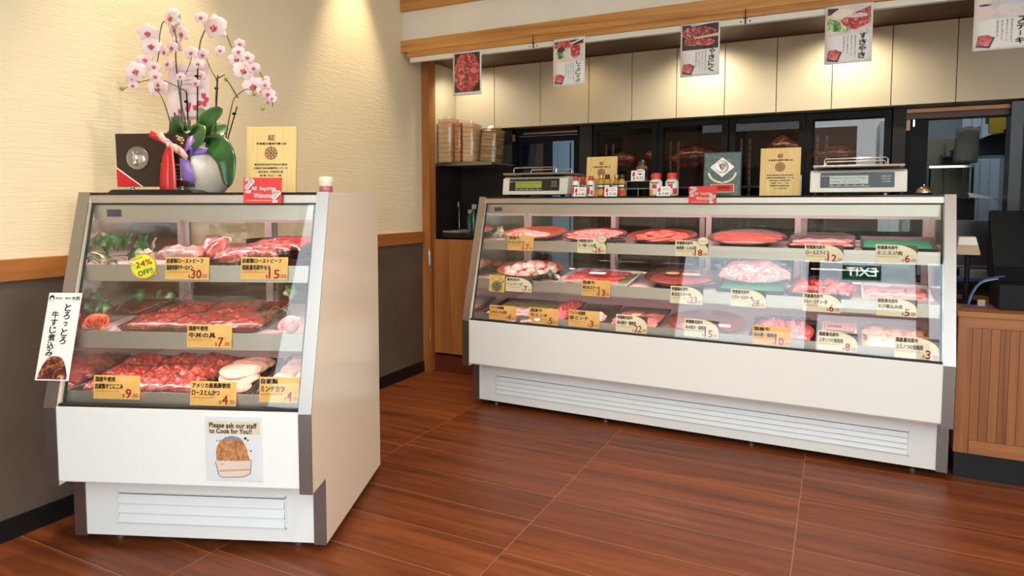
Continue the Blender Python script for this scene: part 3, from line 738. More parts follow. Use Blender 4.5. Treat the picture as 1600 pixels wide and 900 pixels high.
band(m, [(.112, -.020, .146), (.128, -.016, .130), (.140, -.01, .112)], [.013, .014, .010], (.3, 0, 1))
band(m, [(.096, -.0285, .148), (.097, -.0285, .06), (.097, -.029, -.016)], .0016)
m.ell(K, .008, .007, .009)
m.build('pink_ribbon', PINKR, t, solid=.001, smooth=True)
m = MB()
for (x, z) in ((.100, .193), (.108, .188), (.118, .186), (.112, .178), (.122, .178), (.118, .168), (.104, .182), (.119, .125), (.114, .134)): m.ell((x, -.004, z), .006, .003, .004, 8, 6)
m.build('gilt_corner', M('gilt', ()), t, smooth=True)

# wooden certificate plaque
def crest(m, cx, cz, r, y=-.0012):
    disc(m, cx, cz, r, r, y, 32, ri=.86)
    for k in range(8):
        a = 2 * PI * k / 8 + PI / 8; disc(m, cx + .55 * r * math.cos(a), cz + .55 * r * math.sin(a), r * .22, r * .22, y, 12, ri=.55)
        c_, s_ = math.cos(a + .39), math.sin(a + .39); poly(m, [(cx + c_ * r * .2 - s_ * r * .03, cz + s_ * r * .2 + c_ * r * .03), (cx + c_ * r * .2 + s_ * r * .03, cz + s_ * r * .2 - c_ * r * .03), (cx + c_ * r * .9 + s_ * r * .06, cz + s_ * r * .9 - c_ * r * .06), (cx + c_ * r * .9 - s_ * r * .06, cz + s_ * r * .9 + c_ * r * .06)], y)
    disc(m, cx, cz, r * .2, r * .2, y, 12)
    poly(m, [(cx - r * .12, cz + r * .85), (cx + r * .12, cz + r * .85), (cx, cz + r * 1.18)], y)
def certificate(mat, w, h, label, lean=.10):
    t = thing('certificate', mat @ R(-lean, 'X'), label, 'certificate', 'wooden certificate plaques')
    hw = w / 2
    MB().box(-hw, hw, 0, .012, 0, h).build('board', PINE, t, bevel=.0015)
    m = MB(); put_text(m, '証', -w * .07, w * .07, h * .79, h * .875, -.001, .0006); m.build('title_lettering', INKB, t)
    m = MB(); put_text(m, '市長賞企業肉牛購入店', -w * .30, w * .30, h * .725, h * .76, -.001, .0005)
    for i, (s_, a, b_) in enumerate((('第百回記念肉牛枝肉共進会', -.33, .33), ('企業肉牛枝肉最優秀賞 二〇一五', -.34, .34), ('株式会社 大西商店 殿', -.25, .25), ('会長 市川 一郎', -.22, .22), ('京都肉牛企業者協会', -.24, .24), ('二〇一五年五月', -.17, .17))):
        put_text(m, s_, w * a, w * b_, h * (.415 - .055 * i) , h * (.445 - .055 * i), -.001, .0003)
    m.build('lettering', INK, t)
    m = MB(); crest(m, 0, h * .60, w * .125, -.001); m.build('crest', M('rust_crest', (.22, .05, .02), .6), t)
    m = MB().prism([(.012, .02), (.012, h * .6), (.045, .0), (.04, .0)], -.01, .01, 'X'); m.build('easel_foot', PINE, t)
    return t
certificate(SML.at(-.30, .30, ZT), .192, .250, 'pale wooden certificate plaque standing between the orchid and the wall light')
certificate(BIG.at(-1.668, .33, ZT), .182, .232, 'wooden certificate plaque behind the small bottles, beside the left scale')
certificate(BIG.at(-.711, .26, ZT), .186, .240, 'wooden certificate plaque between the green award and the right scale')
# red enquiry cards
def enquiry(mat, label):
    t = thing('enquiry_card', mat, label, 'sign', 'red enquiry cards')
    MB().box(-.066, .066, 0, .0025, 0, .086).build('card', REDC, t)
    m = MB(); put_text(m, 'All  Inquiries', -.038, .046, .040, .056, -.001, .0009); put_text(m, 'Welcome!!', -.030, .040, .018, .034, -.001, .0009)
    put_text(m, '?', -.062, -.030, .034, .082, -.001, .003); put_text(m, '?', .032, .062, .002, .042, -.001, .003); scribble(m, -.056, .028, .008, .004, -.001, 9)
    m.build('lettering', INKW, t)
    return t
enquiry(SML.at(-.225, .066, 1.171, .0, -.06), 'red card reading All Inquiries Welcome, below the wooden certificate on the short showcase')
enquiry(BIG.at(-1.047, .066, 1.170, .0, -.06), 'red card reading All Inquiries Welcome, before the green award on the long showcase')
# small glass jar with a pink label at the corner post
t = thing('glass_jar', SML.at(-.020, .110, ZT), 'small frosted jar with a cream lid on the right post of the short showcase', 'jar')
MB().lathe([(.020, 0), (.022, .003), (.022, .018), (.020, .022)], 24).build('jar_body', M('rose_glass', (.45, .12, .13), .2, coat=.3), t, smooth=True)
MB().lathe([(.0235, .020), (.025, .023), (.025, .046), (.022, .051), (.010, .054)], 24).build('lid', M('cream_lid', (.78, .66, .52), .5), t, smooth=True)

# ================================================================== THINGS ON THE LONG SHOWCASE
SCW = M('scale_white', (.76, .72, .64), .35)
def scale(mat, w, d, label, lcdcol, tall=0.):
    t = thing('retail_scale', mat, label, 'scale', 'retail scales on the long showcase')
    hw = w / 2
    m = MB().prism([(0, .014), (d, .014), (d, .118), (.04, .118), (.012, .108)], -hw, hw, 'X'); bd = m.build('housing', SCW, t, bevel=.006)
    a = math.atan2(.012, .094); PM = T(0, 0, .014) @ R(-a, 'X')
    m = MB().box(-hw + .045, hw - .05, -.004, -.0005, .022, .092); m.xf(PM); p = m.build('display_panel', M('black_display', (.012, .011, .014), .18), t, bevel=.003)
    c = -hw + .045 + (w - .095) * .40; lw = (w - .095) * .27
    m = MB().box(c - lw, c + lw * .95, -.0055, -.004, .038, .077); m.xf(PM); m.build('liquid_crystal_window', lcdcol, p)
    m = MB(); put_text(m, 'Premium Japanese Wagyu', c - lw * .9, c + lw * .85, .060, .070, -.006); put_text(m, '100g   $  23.00', c - lw * .9, c + lw * .5, .044, .053, -.006); m.xf(PM); m.build('display_lettering', M('lcd_ink', (.05, .07, .05), .5), p)
    m = MB(); scribble(m, -hw + .058, -hw + .088, .074, .005, -.0045, 2); rect(m, -hw + .050, -hw + .055, .074, .079, -.0045)
    rect(m, c - lw, c + lw, .027, .0285, -.0045)
    for i in range(5): scribble(m, c - lw + i * lw * .4, c - lw + i * lw * .4 + .012, .031, .004, -.0045, i)
    for i in range(3): scribble(m, hw - .10, hw - .065, .070 - i * .012, .005, -.0045, 20 + i)
    m.xf(PM); m.build('panel_print', INKW, p)
    # platter with a rail
    m = MB().prism([(-.012, .130), (d + .005, .130), (d + .008, .138), (d + .004, .140), (-.008, .140), (-.014, .137)], -hw + .012, hw - .012, 'X'); pl = m.build('weighing_platter', STEEL_X, t, bevel=.002)
    MB().box(-hw * .5, hw * .5, .05, d - .05, .118, .130).build('platter_post', BLACK, t)
    m = MB().tube([(-hw * .70, .03, .138), (-hw * .70, .03, .166), (-hw * .67, .03, .172), (hw * .58, .03, .172), (hw * .61, .03, .166), (hw * .61, .03, .138)], .0028, 8); m.build('platter_guard', CHROME, pl, smooth=True)
    m = MB().tube([(-hw * .70, d - .03, .138), (-hw * .70, d - .03, .166), (-hw * .67, d - .03, .172), (hw * .58, d - .03, .172), (hw * .61, d - .03, .166), (hw * .61, d - .03, .138)], .0028, 8); m.build('platter_guard', CHROME, pl, smooth=True)
    for x in (-hw + .04, hw - .04):
        for y in (.03, d - .03): MB().lathe([(.012, 0), (.014, .003), (.010, .014)], 12, (x, y, 0)).build('foot', BLACK, t, smooth=True)
    return t
LCDG = M('green_lcd', (.30, .36, .06), .3, emit=(.35, .42, .05), es=.08); LCDW = M('grey_lcd', (.40, .46, .40), .3, emit=(.45, .55, .48), es=.12)
scale(BIG.at(-2.027, .20, ZT), .415, .30, 'white retail scale with a green display at the left end of the long showcase', LCDG)
scale(BIG.at(-.371, .165, ZT), .396, .30, 'white retail scale with a pale grey display near the right end of the long showcase', LCDW)

def bottle(name, mat, prof, seg, bodymat, label, cat, cap, capmat, group, lab=None, stripes=None):
    t = thing(name, mat, label, cat, group)
    MB().lathe(prof, seg).build('bottle_body', bodymat, t, smooth=True)
    MB().lathe(cap, seg).build('cap', capmat, t, smooth=True)
    if lab:
        (r, z0, z1, lm) = lab; m = MB(); n = 20
        m.grid(lambda i, j: (r * math.sin(-2.0 + 4.0 * i), -r * math.cos(-2.0 + 4.0 * i), z0 + (z1 - z0) * j), n, 2); lb = m.build('label', lm, t, smooth=True)
        if stripes:
            for (a0, a1, b0, b1, mm) in stripes:
                m = MB(); m.grid(lambda i, j: ((r + .0005) * math.sin(a0 + (a1 - a0) * i), -(r + .0005) * math.cos(a0 + (a1 - a0) * i), b0 + (b1 - b0) * j), 8, 2); m.build('label_print', mm, lb)
    return t
REDCAP = M('red_cap', (.62, .04, .03), .35); WLAB = M('white_label', (.80, .78, .74), .5); RLAB = M('red_label_print', (.55, .03, .03), .5); GREENLAB = M('dark_green_label', (.02, .07, .04), .4)
SAUCE = M('brown_sauce_glass', (.20, .045, .012), .12, coat=.5); AMBER = M('amber_glass', (.55, .24, .03), .12, coat=.5); GOLD = M('gold_cap', (.62, .38, .08), .3, .7); BLKCAP = M('black_cap', (.02, .02, .02), .35)
ORL = M('orange_label_print', (.75, .30, .05), .5)
p0 = [(.012, 0), (.019, .002), (.020, .006), (.020, .066), (.016, .080), (.011, .086), (.011, .090)]
c0 = [(.0125, .088), (.0135, .090), (.0135, .108), (.012, .111)]
where = ['front left of the four beside the left scale', 'front right of the four beside the left scale', 'rear left of the four beside the left scale', 'rear right of the four beside the left scale']
for i, (u, v) in enumerate(((-1.742, .135), (-1.655, .135), (-1.722, .19), (-1.672, .19))):
    bottle('spice_bottle', BIG.at(u, v, ZT), p0, 20, WLAB if i < 2 else SAUCE, 'small red-capped seasoning bottle, ' + where[i], 'bottle', c0, REDCAP, 'red-capped seasoning bottles by the left scale', (.0203, .008, .064, WLAB), [(-.7, .1, .014, .052, RLAB), (-.9, .9, .055, .062, INK), (.3, .9, .010, .034, RLAB)])
where = ['leftmost', 'second from left', 'third from left', 'rightmost']
for i, (u, v) in enumerate(((-1.598, .145), (-1.560, .135), (-1.522, .175), (-1.480, .14))):
    bottle('sauce_bottle', BIG.at(u, v, ZT), [(.014, 0), (.0205, .002), (.0215, .006), (.0215, .070), (.013, .088), (.010, .092), (.010, .096)], 20, AMBER, f'golden sauce bottle with green label, {where[i]} of four before the certificate', 'bottle', [(.0115, .094), (.0125, .096), (.0125, .116), (.011, .118)], GOLD if i % 2 == 0 else BLKCAP, 'golden sauce bottles before the certificate', (.0218, .042, .068, GREENLAB), [(-.8, .8, .052, .060, INKW), (-.8, .9, .010, .036, RLAB if i % 2 else ORL)])
for i, (u, v) in enumerate(((-1.300, .15), (-1.217, .15))):
    bottle('spice_jar', BIG.at(u, v, ZT), [(.022, 0), (.030, .002), (.033, .006), (.033, .072), (.028, .084), (.020, .088), (.020, .094)], 24, M('pale_salt', (.70, .62, .52), .4), ['red-capped white spice jar with orange base print, left of the pair by the red card', 'red-capped white spice jar, right of the pair by the red card'][i], 'jar', [(.024, .090), (.026, .092), (.026, .114), (.022, .119), (.008, .121)], REDCAP, None, (.0334, .008, .074, WLAB), [(-.6, .6, .066, .072, INK), (-.35, .35, .040, .062, RLAB), (-1.1, -.2, .010, .034, ORL if i == 0 else RLAB), (.35, 1.1, .010, .040, RLAB)])
# acrylic stand and the black-topped jar on it
t = thing('acrylic_stand', BIG.at(-1.40, .17, ZT), 'clear acrylic riser with chrome edges between the sauce bottles and spice jars', 'stand')
MB().box(-.066, .066, 0, .075, .078, .082).box(-.066, .066, 0, .075, .038, .041).build('acrylic_shelf', GLASS, t)
for x in (-.064, -.002, .062): MB().box(x, x + .003, 0, .075, 0, .078).build('acrylic_wall', GLASS, t)
m = MB()
for x in (-.066, .064): m.box(x, x + .002, -.001, .001, 0, .082)
m.box(-.066, .066, -.001, .001, .0805, .0825).box(-.066, .066, -.001, .001, .0395, .0415).box(-.001, .001, -.001, .001, 0, .04); m.build('polished_edge', M('edge_green', (.45, .55, .50), .2), t)
bottle('seasoning_jar', BIG.at(-1.393, .21, ZT + .0825), [(.020, 0), (.031, .002), (.033, .006), (.033, .060), (.026, .078), (.018, .084), (.018, .088)], 24, M('dark_pepper', (.20, .09, .04), .25, coat=.4), 'black-lidded seasoning jar standing on the acrylic riser', 'jar', [(.019, .086), (.021, .088), (.021, .102), (.010, .108), (.004, .116)], BLKCAP, None, (.0334, .02, .066, BLKCAP), [(-.7, .7, .040, .050, INKW), (-.5, .5, .054, .062, INKW), (-.8, -.3, .006, .018, ORL), (.3, .8, .006, .018, RLAB)])
def small_price(u, v, z, txt, label, w=.070, h=.050):
    t = thing('price_ticket', BIG.at(u, v, z, 0, -.15), label, 'price ticket', 'white handwritten price tickets')
    MB().box(-w / 2, w / 2, 0, .001, 0, h).build('card', PAPER, t)
    m = MB(); put_text(m, txt, -w * .34, w * .40, h * .08, h * .38, -.001, .0005); scribble(m, -w * .1, w * .42, h * .62, h * .09, -.001, 4); scribble(m, -w * .05, w * .3, h * .78, h * .08, -.001, 6); m.build('lettering', INK, t)
    m = MB(); poly(m, [(-w * .42, h * .45), (-w * .22, h * .45), (-w * .2, h * .75), (-w * .3, h * .93), (-w * .4, h * .75)], -.001); m.build('bottle_picture', RLAB, t)
    MB().box(-w / 2, w / 2, .001, .006, 0, .002).build('ticket_foot', FILM, t)
small_price(-1.70, .085, ZT, '$ 5.42', 'white price ticket reading 5.42, before the red-capped bottles by the left scale')
small_price(-1.525, .085, ZT, '$ 7.14', 'white price ticket reading 7.14, before the golden sauce bottles')
small_price(-1.245, .085, ZT, '$ 5.42', 'white price ticket reading 5.42, before the two red-capped spice jars')
small_price(-1.405, .172, ZT + .0825, '$ 9.72', 'white price ticket reading 9.72, on the acrylic riser', .074, .056)
# green award with diamond medal
t = thing('award_plaque', BIG.at(-.99, .275, ZT) @ R(-.08, 'X'), 'dark green award plaque with a silver diamond medal and laurel', 'award')
MB().box(-.091, .091, 0, .014, 0, .228).build('board', N('green_marble', [(.35, (.008, .035, .018)), (.6, (.015, .06, .032)), (.75, (.05, .11, .07))], 22, detail=6, rough=.2, dist=1.5), t, bevel=.001)
m = MB()
for x0, x1, z0, z1 in ((-.094, .094, -.0, .003), (-.094, .094, .225, .229), (-.094, -.090, .003, .225), (.090, .094, .003, .225)): m.box(x0, x1, -.002, .012, z0, z1)
m.build('frame', M('dark_walnut', (.05, .02, .01), .4), t)
m = MB().prism([(-.062, .150), (0, .098), (.062, .150), (0, .202)], -.005, 0, 'Y'); dm = m.build('diamond_medal', M('rose_silver', (.58, .47, .42), .3, .7), t, bevel=.001)
m = MB().lathe([(0, 0), (.030, 0), (.032, .002), (.030, .004), (.027, .003), (0, .004)], 32); m.xf(T(0, -.005, .152) @ R(PI / 2, 'X')); m.build('medallion', SILV2, dm, smooth=True)
m = MB(); m.ell((0, -.009, .154), .013, .004, .016).ell((0, -.011, .144), .008, .004, .008)
for s_ in (-1, 1): m.tube([(s_ * .009, -.009, .164), (s_ * .018, -.010, .168), (s_ * .019, -.010, .176)], [.003, .002, .0008], 8).ell((s_ * .016, -.009, .158), .007, .002, .003)
m.build('ox_relief', SILV, dm, smooth=True)
m = MB()
for s_ in (-1, 1):
    for k in range(9):
        a = -PI / 2 + s_ * (.2 + k * .155); x, z = .066 * math.cos(a), .122 + .052 * math.sin(a)
        m.ell((x, -.003, z), .010, .003, .006, 8, 6, Matrix.Rotation(-(a + PI / 2) + s_ * .6, 3, 'Y'))
m.ell((0, -.003, .068), .008, .003, .005)
m.build('laurel_wreath', M('pale_gilt', (.78, .72, .50), .35, .5), t, smooth=True)
MB().box(-.055, .060, -.002, 0, .022, .060).build('red_name_plate', REDC, t)
m = MB(); put_text(m, '最優秀賞', -.02, .04, .036, .052, -.0025, .0003); scribble(m, -.03, .045, .026, .004, -.0025, 3); m.build('plate_lettering', INKB, t)
m = MB(); [m.box(x0, x1, -.003, -.0015, z0, z1) for x0, x1, z0, z1 in ((-.057, .062, .020, .0225), (-.057, .062, .0595, .062), (-.057, -.054, .0225, .0595), (.059, .062, .0225, .0595))]; m.build('plate_border', M('gilt', ()), t)
# service bell
t = thing('service_bell', BIG.at(-.106, .20, ZT), 'brass service bell on a black base at the right end of the long showcase', 'bell')
MB().lathe([(.033, 0), (.034, .004), (.030, .008), (.012, .011)], 28).build('base', BLACK, t, smooth=True)
MB().lathe([(.031, .010), (.030, .018), (.025, .028), (.016, .035), (.004, .038)], 28).build('dome', M('brass', (.78, .56, .36), .18, 1.), t, smooth=True)
MB().lathe([(.0018, .036), (.0018, .043), (.0035, .044), (.0035, .047), (.001, .049)], 12).build('plunger', M('brass', ()), t, smooth=True)

# ================================================================== POSTERS ON THE RAIL
MEATP = N('meat_print', [(.3, (.28, .015, .015)), (.5, (.50, .06, .055)), (.68, (.70, .20, .18)), (.8, (.80, .45, .40))], 38, detail=5, dist=1.5)
MEATD = N('dark_meat_print', [(.3, (.05, .01, .01)), (.45, (.25, .03, .03)), (.6, (.48, .12, .10)), (.76, (.70, .42, .34))], 45, detail=5, dist=1.8)
GREENP = N('vegetable_print', [(.3, (.06, .16, .03)), (.5, (.30, .50, .12)), (.7, (.72, .80, .55))], 60, (1, 1, .4), detail=4, dist=1)
DARKP = N('charcoal_photo_print', [(.3, (.02, .012, .012)), (.7, (.07, .04, .04))], 30)
PALEP = N('soft_photo_print', [(.3, (.62, .55, .55)), (.6, (.76, .68, .66)), (.8, (.82, .60, .52))], 20, dist=1)
def poster(x, label, build, w=.196, h=.268, z=1.836, curl=.004):
    t = thing('poster', T(x, YH - .0375, z), label, 'poster', 'meat posters hanging from the white rail')
    hw = w / 2
    def P(i, j): return (-hw + w * i, -.0012 - curl * math.sin(PI * (1 - j)) * (1 if x < 0 else .6), h * j)
    MB().grid(P, 4, 14).build('paper', PAPER, t, smooth=True, solid=.0006)
    off = -.0028 - curl
    build(t, hw, h, off)
    MB().box(-hw * .8, hw * .8, -.0006, .0006, h - .02, h - .002).build('fixing_tape', FILM, t)
    return t
def p_red(t, hw, h, y):
    m = MB(); rect(m, -hw + .012, hw - .010, .020, h - .008, y); m.build('background_print', DARKP, t)
    pts = []; rn = random.Random(2)
    for k in range(26):
        a = 2 * PI * k / 26; r = 1 + rn.uniform(-.05, .05); pts.append((max(-hw + .013, min(hw - .011, .090 * r * math.cos(a))), max(.021, min(h - .012, .138 + .125 * r * math.sin(a)))))
    m = MB(); poly(m, pts, y - .0003); m.build('meat_picture', MEATP, t)
    m = MB(); put_vertical(m, '日頃に「感謝」を贈る', -.004, .019, h - .028, .205, y - .0006, .0006); put_vertical(m, '精肉店大西', -.076, .009, .085, .055, y - .0006, .0003); disc(m, -.076, .096, .007, .008, y - .0006, 16, ri=.55)
    m.build('lettering', INKW, t)
def p_food(top, script, thumbs, extra=None):
    def f(t, hw, h, y):
        m = MB(); rect(m, -hw + .009, hw - .007, h * .50, h - .008, y); m.build('background_print', top[0], t)
        for i, (mat, pts) in enumerate(top[1]):
            m = MB(); poly(m, [(p[0] * hw, p[1] * h) for p in pts], y - .0003 * (i + 1)); m.build('food_picture', mat, t)
        m = MB(); poly(m, [(-hw * .90, h * .06), (-hw * .42, h * .03), (-hw * .25, h * .20), (-hw * .82, h * .24)], y - .0003); m.build('tray_picture', DARKP, t)
        m = MB(); poly(m, [(-hw * .86, h * .085), (-hw * .45, h * .06), (-hw * .32, h * .20), (-hw * .5, h * .245), (-hw * .80, h * .235)], y - .0006); m.build('thumbnail_picture', MEATP, t)
        m = MB(); put_vertical(m, script, hw * .62, .030, h * .50, h * .44, y - .0006, .0010, -.05)
        for i in range(4): put_vertical(m, ['国産黒毛和牛の旨み', '薄切りでさっと', '食卓に贅沢を', '厳選和牛'][i], hw * (.30 - i * .16), .0055, h * .47, h * (.38 - .03 * i), y - .0006)
        m.build('lettering', INK, t)
    return f
blob = lambda cx, cz, rx, rz, n=14, s=1, j=.12: [(cx + rx * (1 + random.Random(s * 31 + k).uniform(-j, j)) * math.cos(2 * PI * k / n), cz + rz * (1 + random.Random(s * 17 + k).uniform(-j, j)) * math.sin(2 * PI * k / n)) for k in range(n)]
poster(-2.045, 'deep red meat poster with white vertical writing, leftmost under the header beam', p_red, .200, .262, 1.835)
poster(-1.380, 'hotpot poster with leeks and a red slice held by chopsticks, second from left', p_food((PALEP, [(DARKP, [(-.9, .93), (.9, .95), (.9, .86), (-.9, .80)]), (MEATP, blob(-.25, .86, .6, .08, s=2)), (GREENP, blob(-.55, .66, .28, .09, s=3)), (DARKP, blob(-.5, .76, .25, .06, s=5)), (MEATP, [(.1, .86), (.72, .84), (.70, .62), (.40, .55), (.16, .62)]), (INKW, [(.1, .88), (.9, .97), (.92, .94), (.12, .855)])]), 'しゃぶしゃぶ', 1), .192, .266, 1.841)
poster(-.656, 'dark grilled beef poster with wooden chopsticks, middle of the five', p_food((DARKP, [(MEATD, blob(-.1, .82, .85, .12, s=7)), (MEATD, blob(-.3, .66, .55, .09, s=8)), (M('chopstick_print', (.72, .52, .34), .6), [(-.3, .73), (.93, .78), (.93, .72), (-.28, .70)]), (MEATP, blob(.35, .62, .42, .065, s=9)), (INKW, [(-.5, .955), (.7, .985), (.75, .975), (-.45, .94)])]), 'やきにく', 1), .198, .272, 1.832)
poster(.027, 'pork and green leek poster, fourth from left under the header beam', p_food((PALEP, [(DARKP, [(-.9, .96), (-.45, .95), (-.5, .86), (-.9, .84)]), (M('tofu_print', (.84, .74, .58), .6), blob(-.25, .85, .45, .08, s=11)), (MEATP, [(-.35, .74), (.0, .82), (.9, .94), (.92, .66), (.3, .56), (-.15, .60)]), (PALEP, blob(.35, .80, .45, .04, s=12)), (GREENP, [(-.9, .80), (-.55, .75), (.1, .56), (-.05, .52), (-.9, .58)])]), 'すきやき', 1), .200, .272, 1.834)
poster(.620, 'poster with sliced meats on ice at the top right corner of the view', p_food((PALEP, [(MEATP, blob(-.35, .93, .5, .05, s=13)), (M('tofu_print', ()), blob(-.6, .84, .35, .07, s=14)), (MEATP, blob(.4, .90, .5, .06, s=15)), (M('ice_print', (.62, .64, .72), .6), blob(.3, .76, .5, .06, s=16)), (DARKP, blob(-.65, .72, .22, .015, s=17))]), 'ステーキ', 1), .210, .268, 1.838)

# ================================================================== FOOD
MEATR = N('red_beef', [(.30, (0.364, 0.019, 0.017)), (.52, (0.537, 0.053, 0.045)), (.66, (0.641, 0.180, 0.150)), (.80, (0.745, 0.450, 0.405))], 26, detail=5, dist=1.6, rough=.35, coat=.25, rnd=True, bs=.15)
MARBLE = N('marbled_beef', [(.28, (0.407, 0.036, 0.032)), (.45, (0.543, 0.101, 0.086)), (.55, (0.645, 0.259, 0.230)), (.72, (0.747, 0.475, 0.432))], 46, detail=6, dist=2.2, rough=.35, coat=.25, rnd=True, bs=.15, nr=.65)
PORK = N('pale_pork', [(.30, (0.530, 0.156, 0.133)), (.48, (0.654, 0.281, 0.242)), (.64, (0.760, 0.468, 0.413))], 30, detail=4, dist=1.4, rough=.35, coat=.2, rnd=True, bs=.15)
CORAL = N('coral_lean_beef', [(.30, (0.447, 0.048, 0.032)), (.55, (0.608, 0.112, 0.080)), (.75, (0.733, 0.288, 0.224))], 22, (1, 2.5, 1), detail=4, dist=1.2, rough=.32, coat=.3, rnd=True, bs=.12)
FATW = N('pale_fat', [(.3, (0.577, 0.245, 0.216)), (.5, (0.662, 0.374, 0.331)), (.7, (0.730, 0.490, 0.432))], 30, rough=.4, coat=.2, rnd=True, bs=.2)
MINCEM = N('minced_beef', [(.32, (0.429, 0.016, 0.020)), (.52, (0.644, 0.064, 0.064)), (.66, (0.733, 0.200, 0.176)), (.8, (0.823, 0.496, 0.448))], 120, detail=3, dist=.8, rough=.35, coat=.3, bs=.8, bd=.006)
MINCEP = N('minced_pork', [(.32, (.72, .30, .27)), (.55, (.86, .52, .47)), (.75, (.93, .74, .68))], 110, detail=3, rough=.4, coat=.2, bs=.8, bd=.006)
PATTY = N('pale_patty', [(.3, (.68, .34, .28)), (.6, (.80, .52, .44)), (.8, (.88, .70, .62))], 60, detail=4, rough=.5, rnd=True, bs=.5)
STEWM = N('packed_stew', [(.28, (0.184, 0.008, 0.006)), (.45, (0.385, 0.025, 0.015)), (.60, (0.519, 0.091, 0.056)), (.75, (0.703, 0.336, 0.252))], 48, detail=6, dist=2.4, rough=.22, coat=.9, rnd=True, bs=.5, nr=.62)
CUTLET = N('pale_breaded_cutlet', [(.3, (0.608, 0.391, 0.272)), (.6, (0.719, 0.510, 0.374)), (.8, (0.793, 0.612, 0.476))], 120, detail=4, rough=.7, rnd=True, bs=.8, bd=.004)
YELLOWM = N('marinated_tripe', [(.3, (0.662, 0.288, 0.176)), (.55, (0.787, 0.496, 0.304)), (.75, (0.841, 0.656, 0.528))], 40, detail=5, dist=1.5, rough=.3, coat=.4, rnd=True, bs=.4)
BLKTRAY = M('black_foam_tray', (.018, .010, .010), .3); REDDISH = M('maroon_lacquer_dish', (.20, .035, .022), .25, coat=.3); TERRA = M('terracotta_lacquer_dish', (.46, .10, .045), .28, coat=.3)
GREENMAT = N('green_liner', [(.3, (.02, .20, .09)), (.7, (.03, .28, .13))], 40, rough=.45); LEAFMAT = N('bamboo_leaf_print', [(.3, (.10, .16, .05)), (.7, (.24, .30, .12))], 30, (1, 6, 1), rough=.5)
WTRAY = M('white_foam_tray', (.82, .78, .74), .4)

def blobmesh(name, w, l, h, seed, mat, rough=.12, lump=.2, seg=26, rings=7, fold=0., edgepow=3.2, freq=3., sq=0.):
    """an irregular solid slab of meat w by l, domed h high, resting on z=0"""
    rn = random.Random(seed); ph = [rn.uniform(0, 6.3) for _ in range(4)]; off = Vector((seed * 3.1, seed * 1.7, 0))
    m = MB(); v = []; f = []
    def rad(a): return (1 / max(abs(math.cos(a)), abs(math.sin(a)))) ** sq + rough * (.5 * math.sin(2 * a + ph[0]) + .35 * math.sin(3 * a + ph[1]) + .25 * math.sin(5 * a + ph[2]) + .12 * math.sin(9 * a + ph[3]))
    def top(x, y, r): return h * (1 - r ** edgepow * .55) * (1 + lump * noise.noise(Vector((x / w * freq, y / l * freq, 0)) + off) * 2) + fold * h * math.sin(x / w * 9 + ph[0])
    v.append((0, 0, top(0, 0, 0)))
    for i in range(1, rings + 1):
        r = i / rings
        for k in range(seg):
            a = 2 * PI * k / seg; q = rad(a) * r; x, y = w / 2 * q * math.cos(a), l / 2 * q * math.sin(a); v.append((x, y, max(.0012, top(x, y, r))))
    for k in range(seg):
        a = 2 * PI * k / seg; q = rad(a) * 1.015; v.append((w / 2 * q * math.cos(a), l / 2 * q * math.sin(a), h * .22))
    for k in range(seg):
        a = 2 * PI * k / seg; q = rad(a) * .95; v.append((w / 2 * q * math.cos(a), l / 2 * q * math.sin(a), 0))
    for k in range(seg): f.append((0, 1 + k, 1 + (k + 1) % seg))
    for i in range(rings + 1):
        for k in range(seg):
            a, b = 1 + i * seg + k, 1 + i * seg + (k + 1) % seg; f.append((a, a + seg, b + seg, b))
    f.append(tuple(1 + (rings + 1) * seg + k for k in range(seg))[::-1])
    m.add(v, f); return m.mesh(name, mat, smooth=80)
def put(me, name, mat, label, cat, group=None, kind=None):
    o = D.objects.new(name, me); COL.objects.link(o); o.matrix_world = mat; return tag(o, label, cat, group, kind)
def shelf_z(row, v):
    if row == 1: return .950 + .045 * (v - .030)
    if row == 2: return .734 + .045 * (v + .032)
    return .505 + .0134 + .115 * (v + .095)
def dish_mat(fr, row, u, v, half, tilt=.15, rot=0.):
    sl = .045 if row < 3 else .115
    z = shelf_z(row, v - half) + (math.sin(tilt)) * half + .003
    return fr.at(u, v, z, rot, tilt)
def wedge(root, row, hw, half, tilt):
    sl = tilt - (.045 if row < 3 else .115)
    if sl < .01: return
    m = MB().prism([(-half * .7, -sl * half * .3), (half * .85, -sl * half * 1.85), (half * .85, -.001), (-half * .7, -.001)], -hw * .6, hw * .6, 'X')
    m.build('riser', BLKTRAY, root)
def platter(fr, row, u, v, r, label, mat=REDDISH, tilt=.15, depth=.022, name='round_platter'):
    M_ = dish_mat(fr, row, u, v, r * .93, tilt)
    t = thing(name, M_, label, 'platter', None)
    pr = [(r * .60, 0), (r * .90, depth * .55), (r, depth), (r * .99, depth + .003), (r * .86, depth * .62), (r * .6, .005), (0.001, .004)]
    MB().lathe(pr, 48).build('dish', mat, t, smooth=True)
    m = MB().tube([(r * math.cos(a), r * math.sin(a), depth + .001) for a in [2 * PI * k / 48 for k in range(49)]], .0018, 6); m.build('rim', M('dark_rim', (.04, .012, .01), .3), t, smooth=True)
    wedge(t, row, r, r * .93, tilt)
    return M_, t
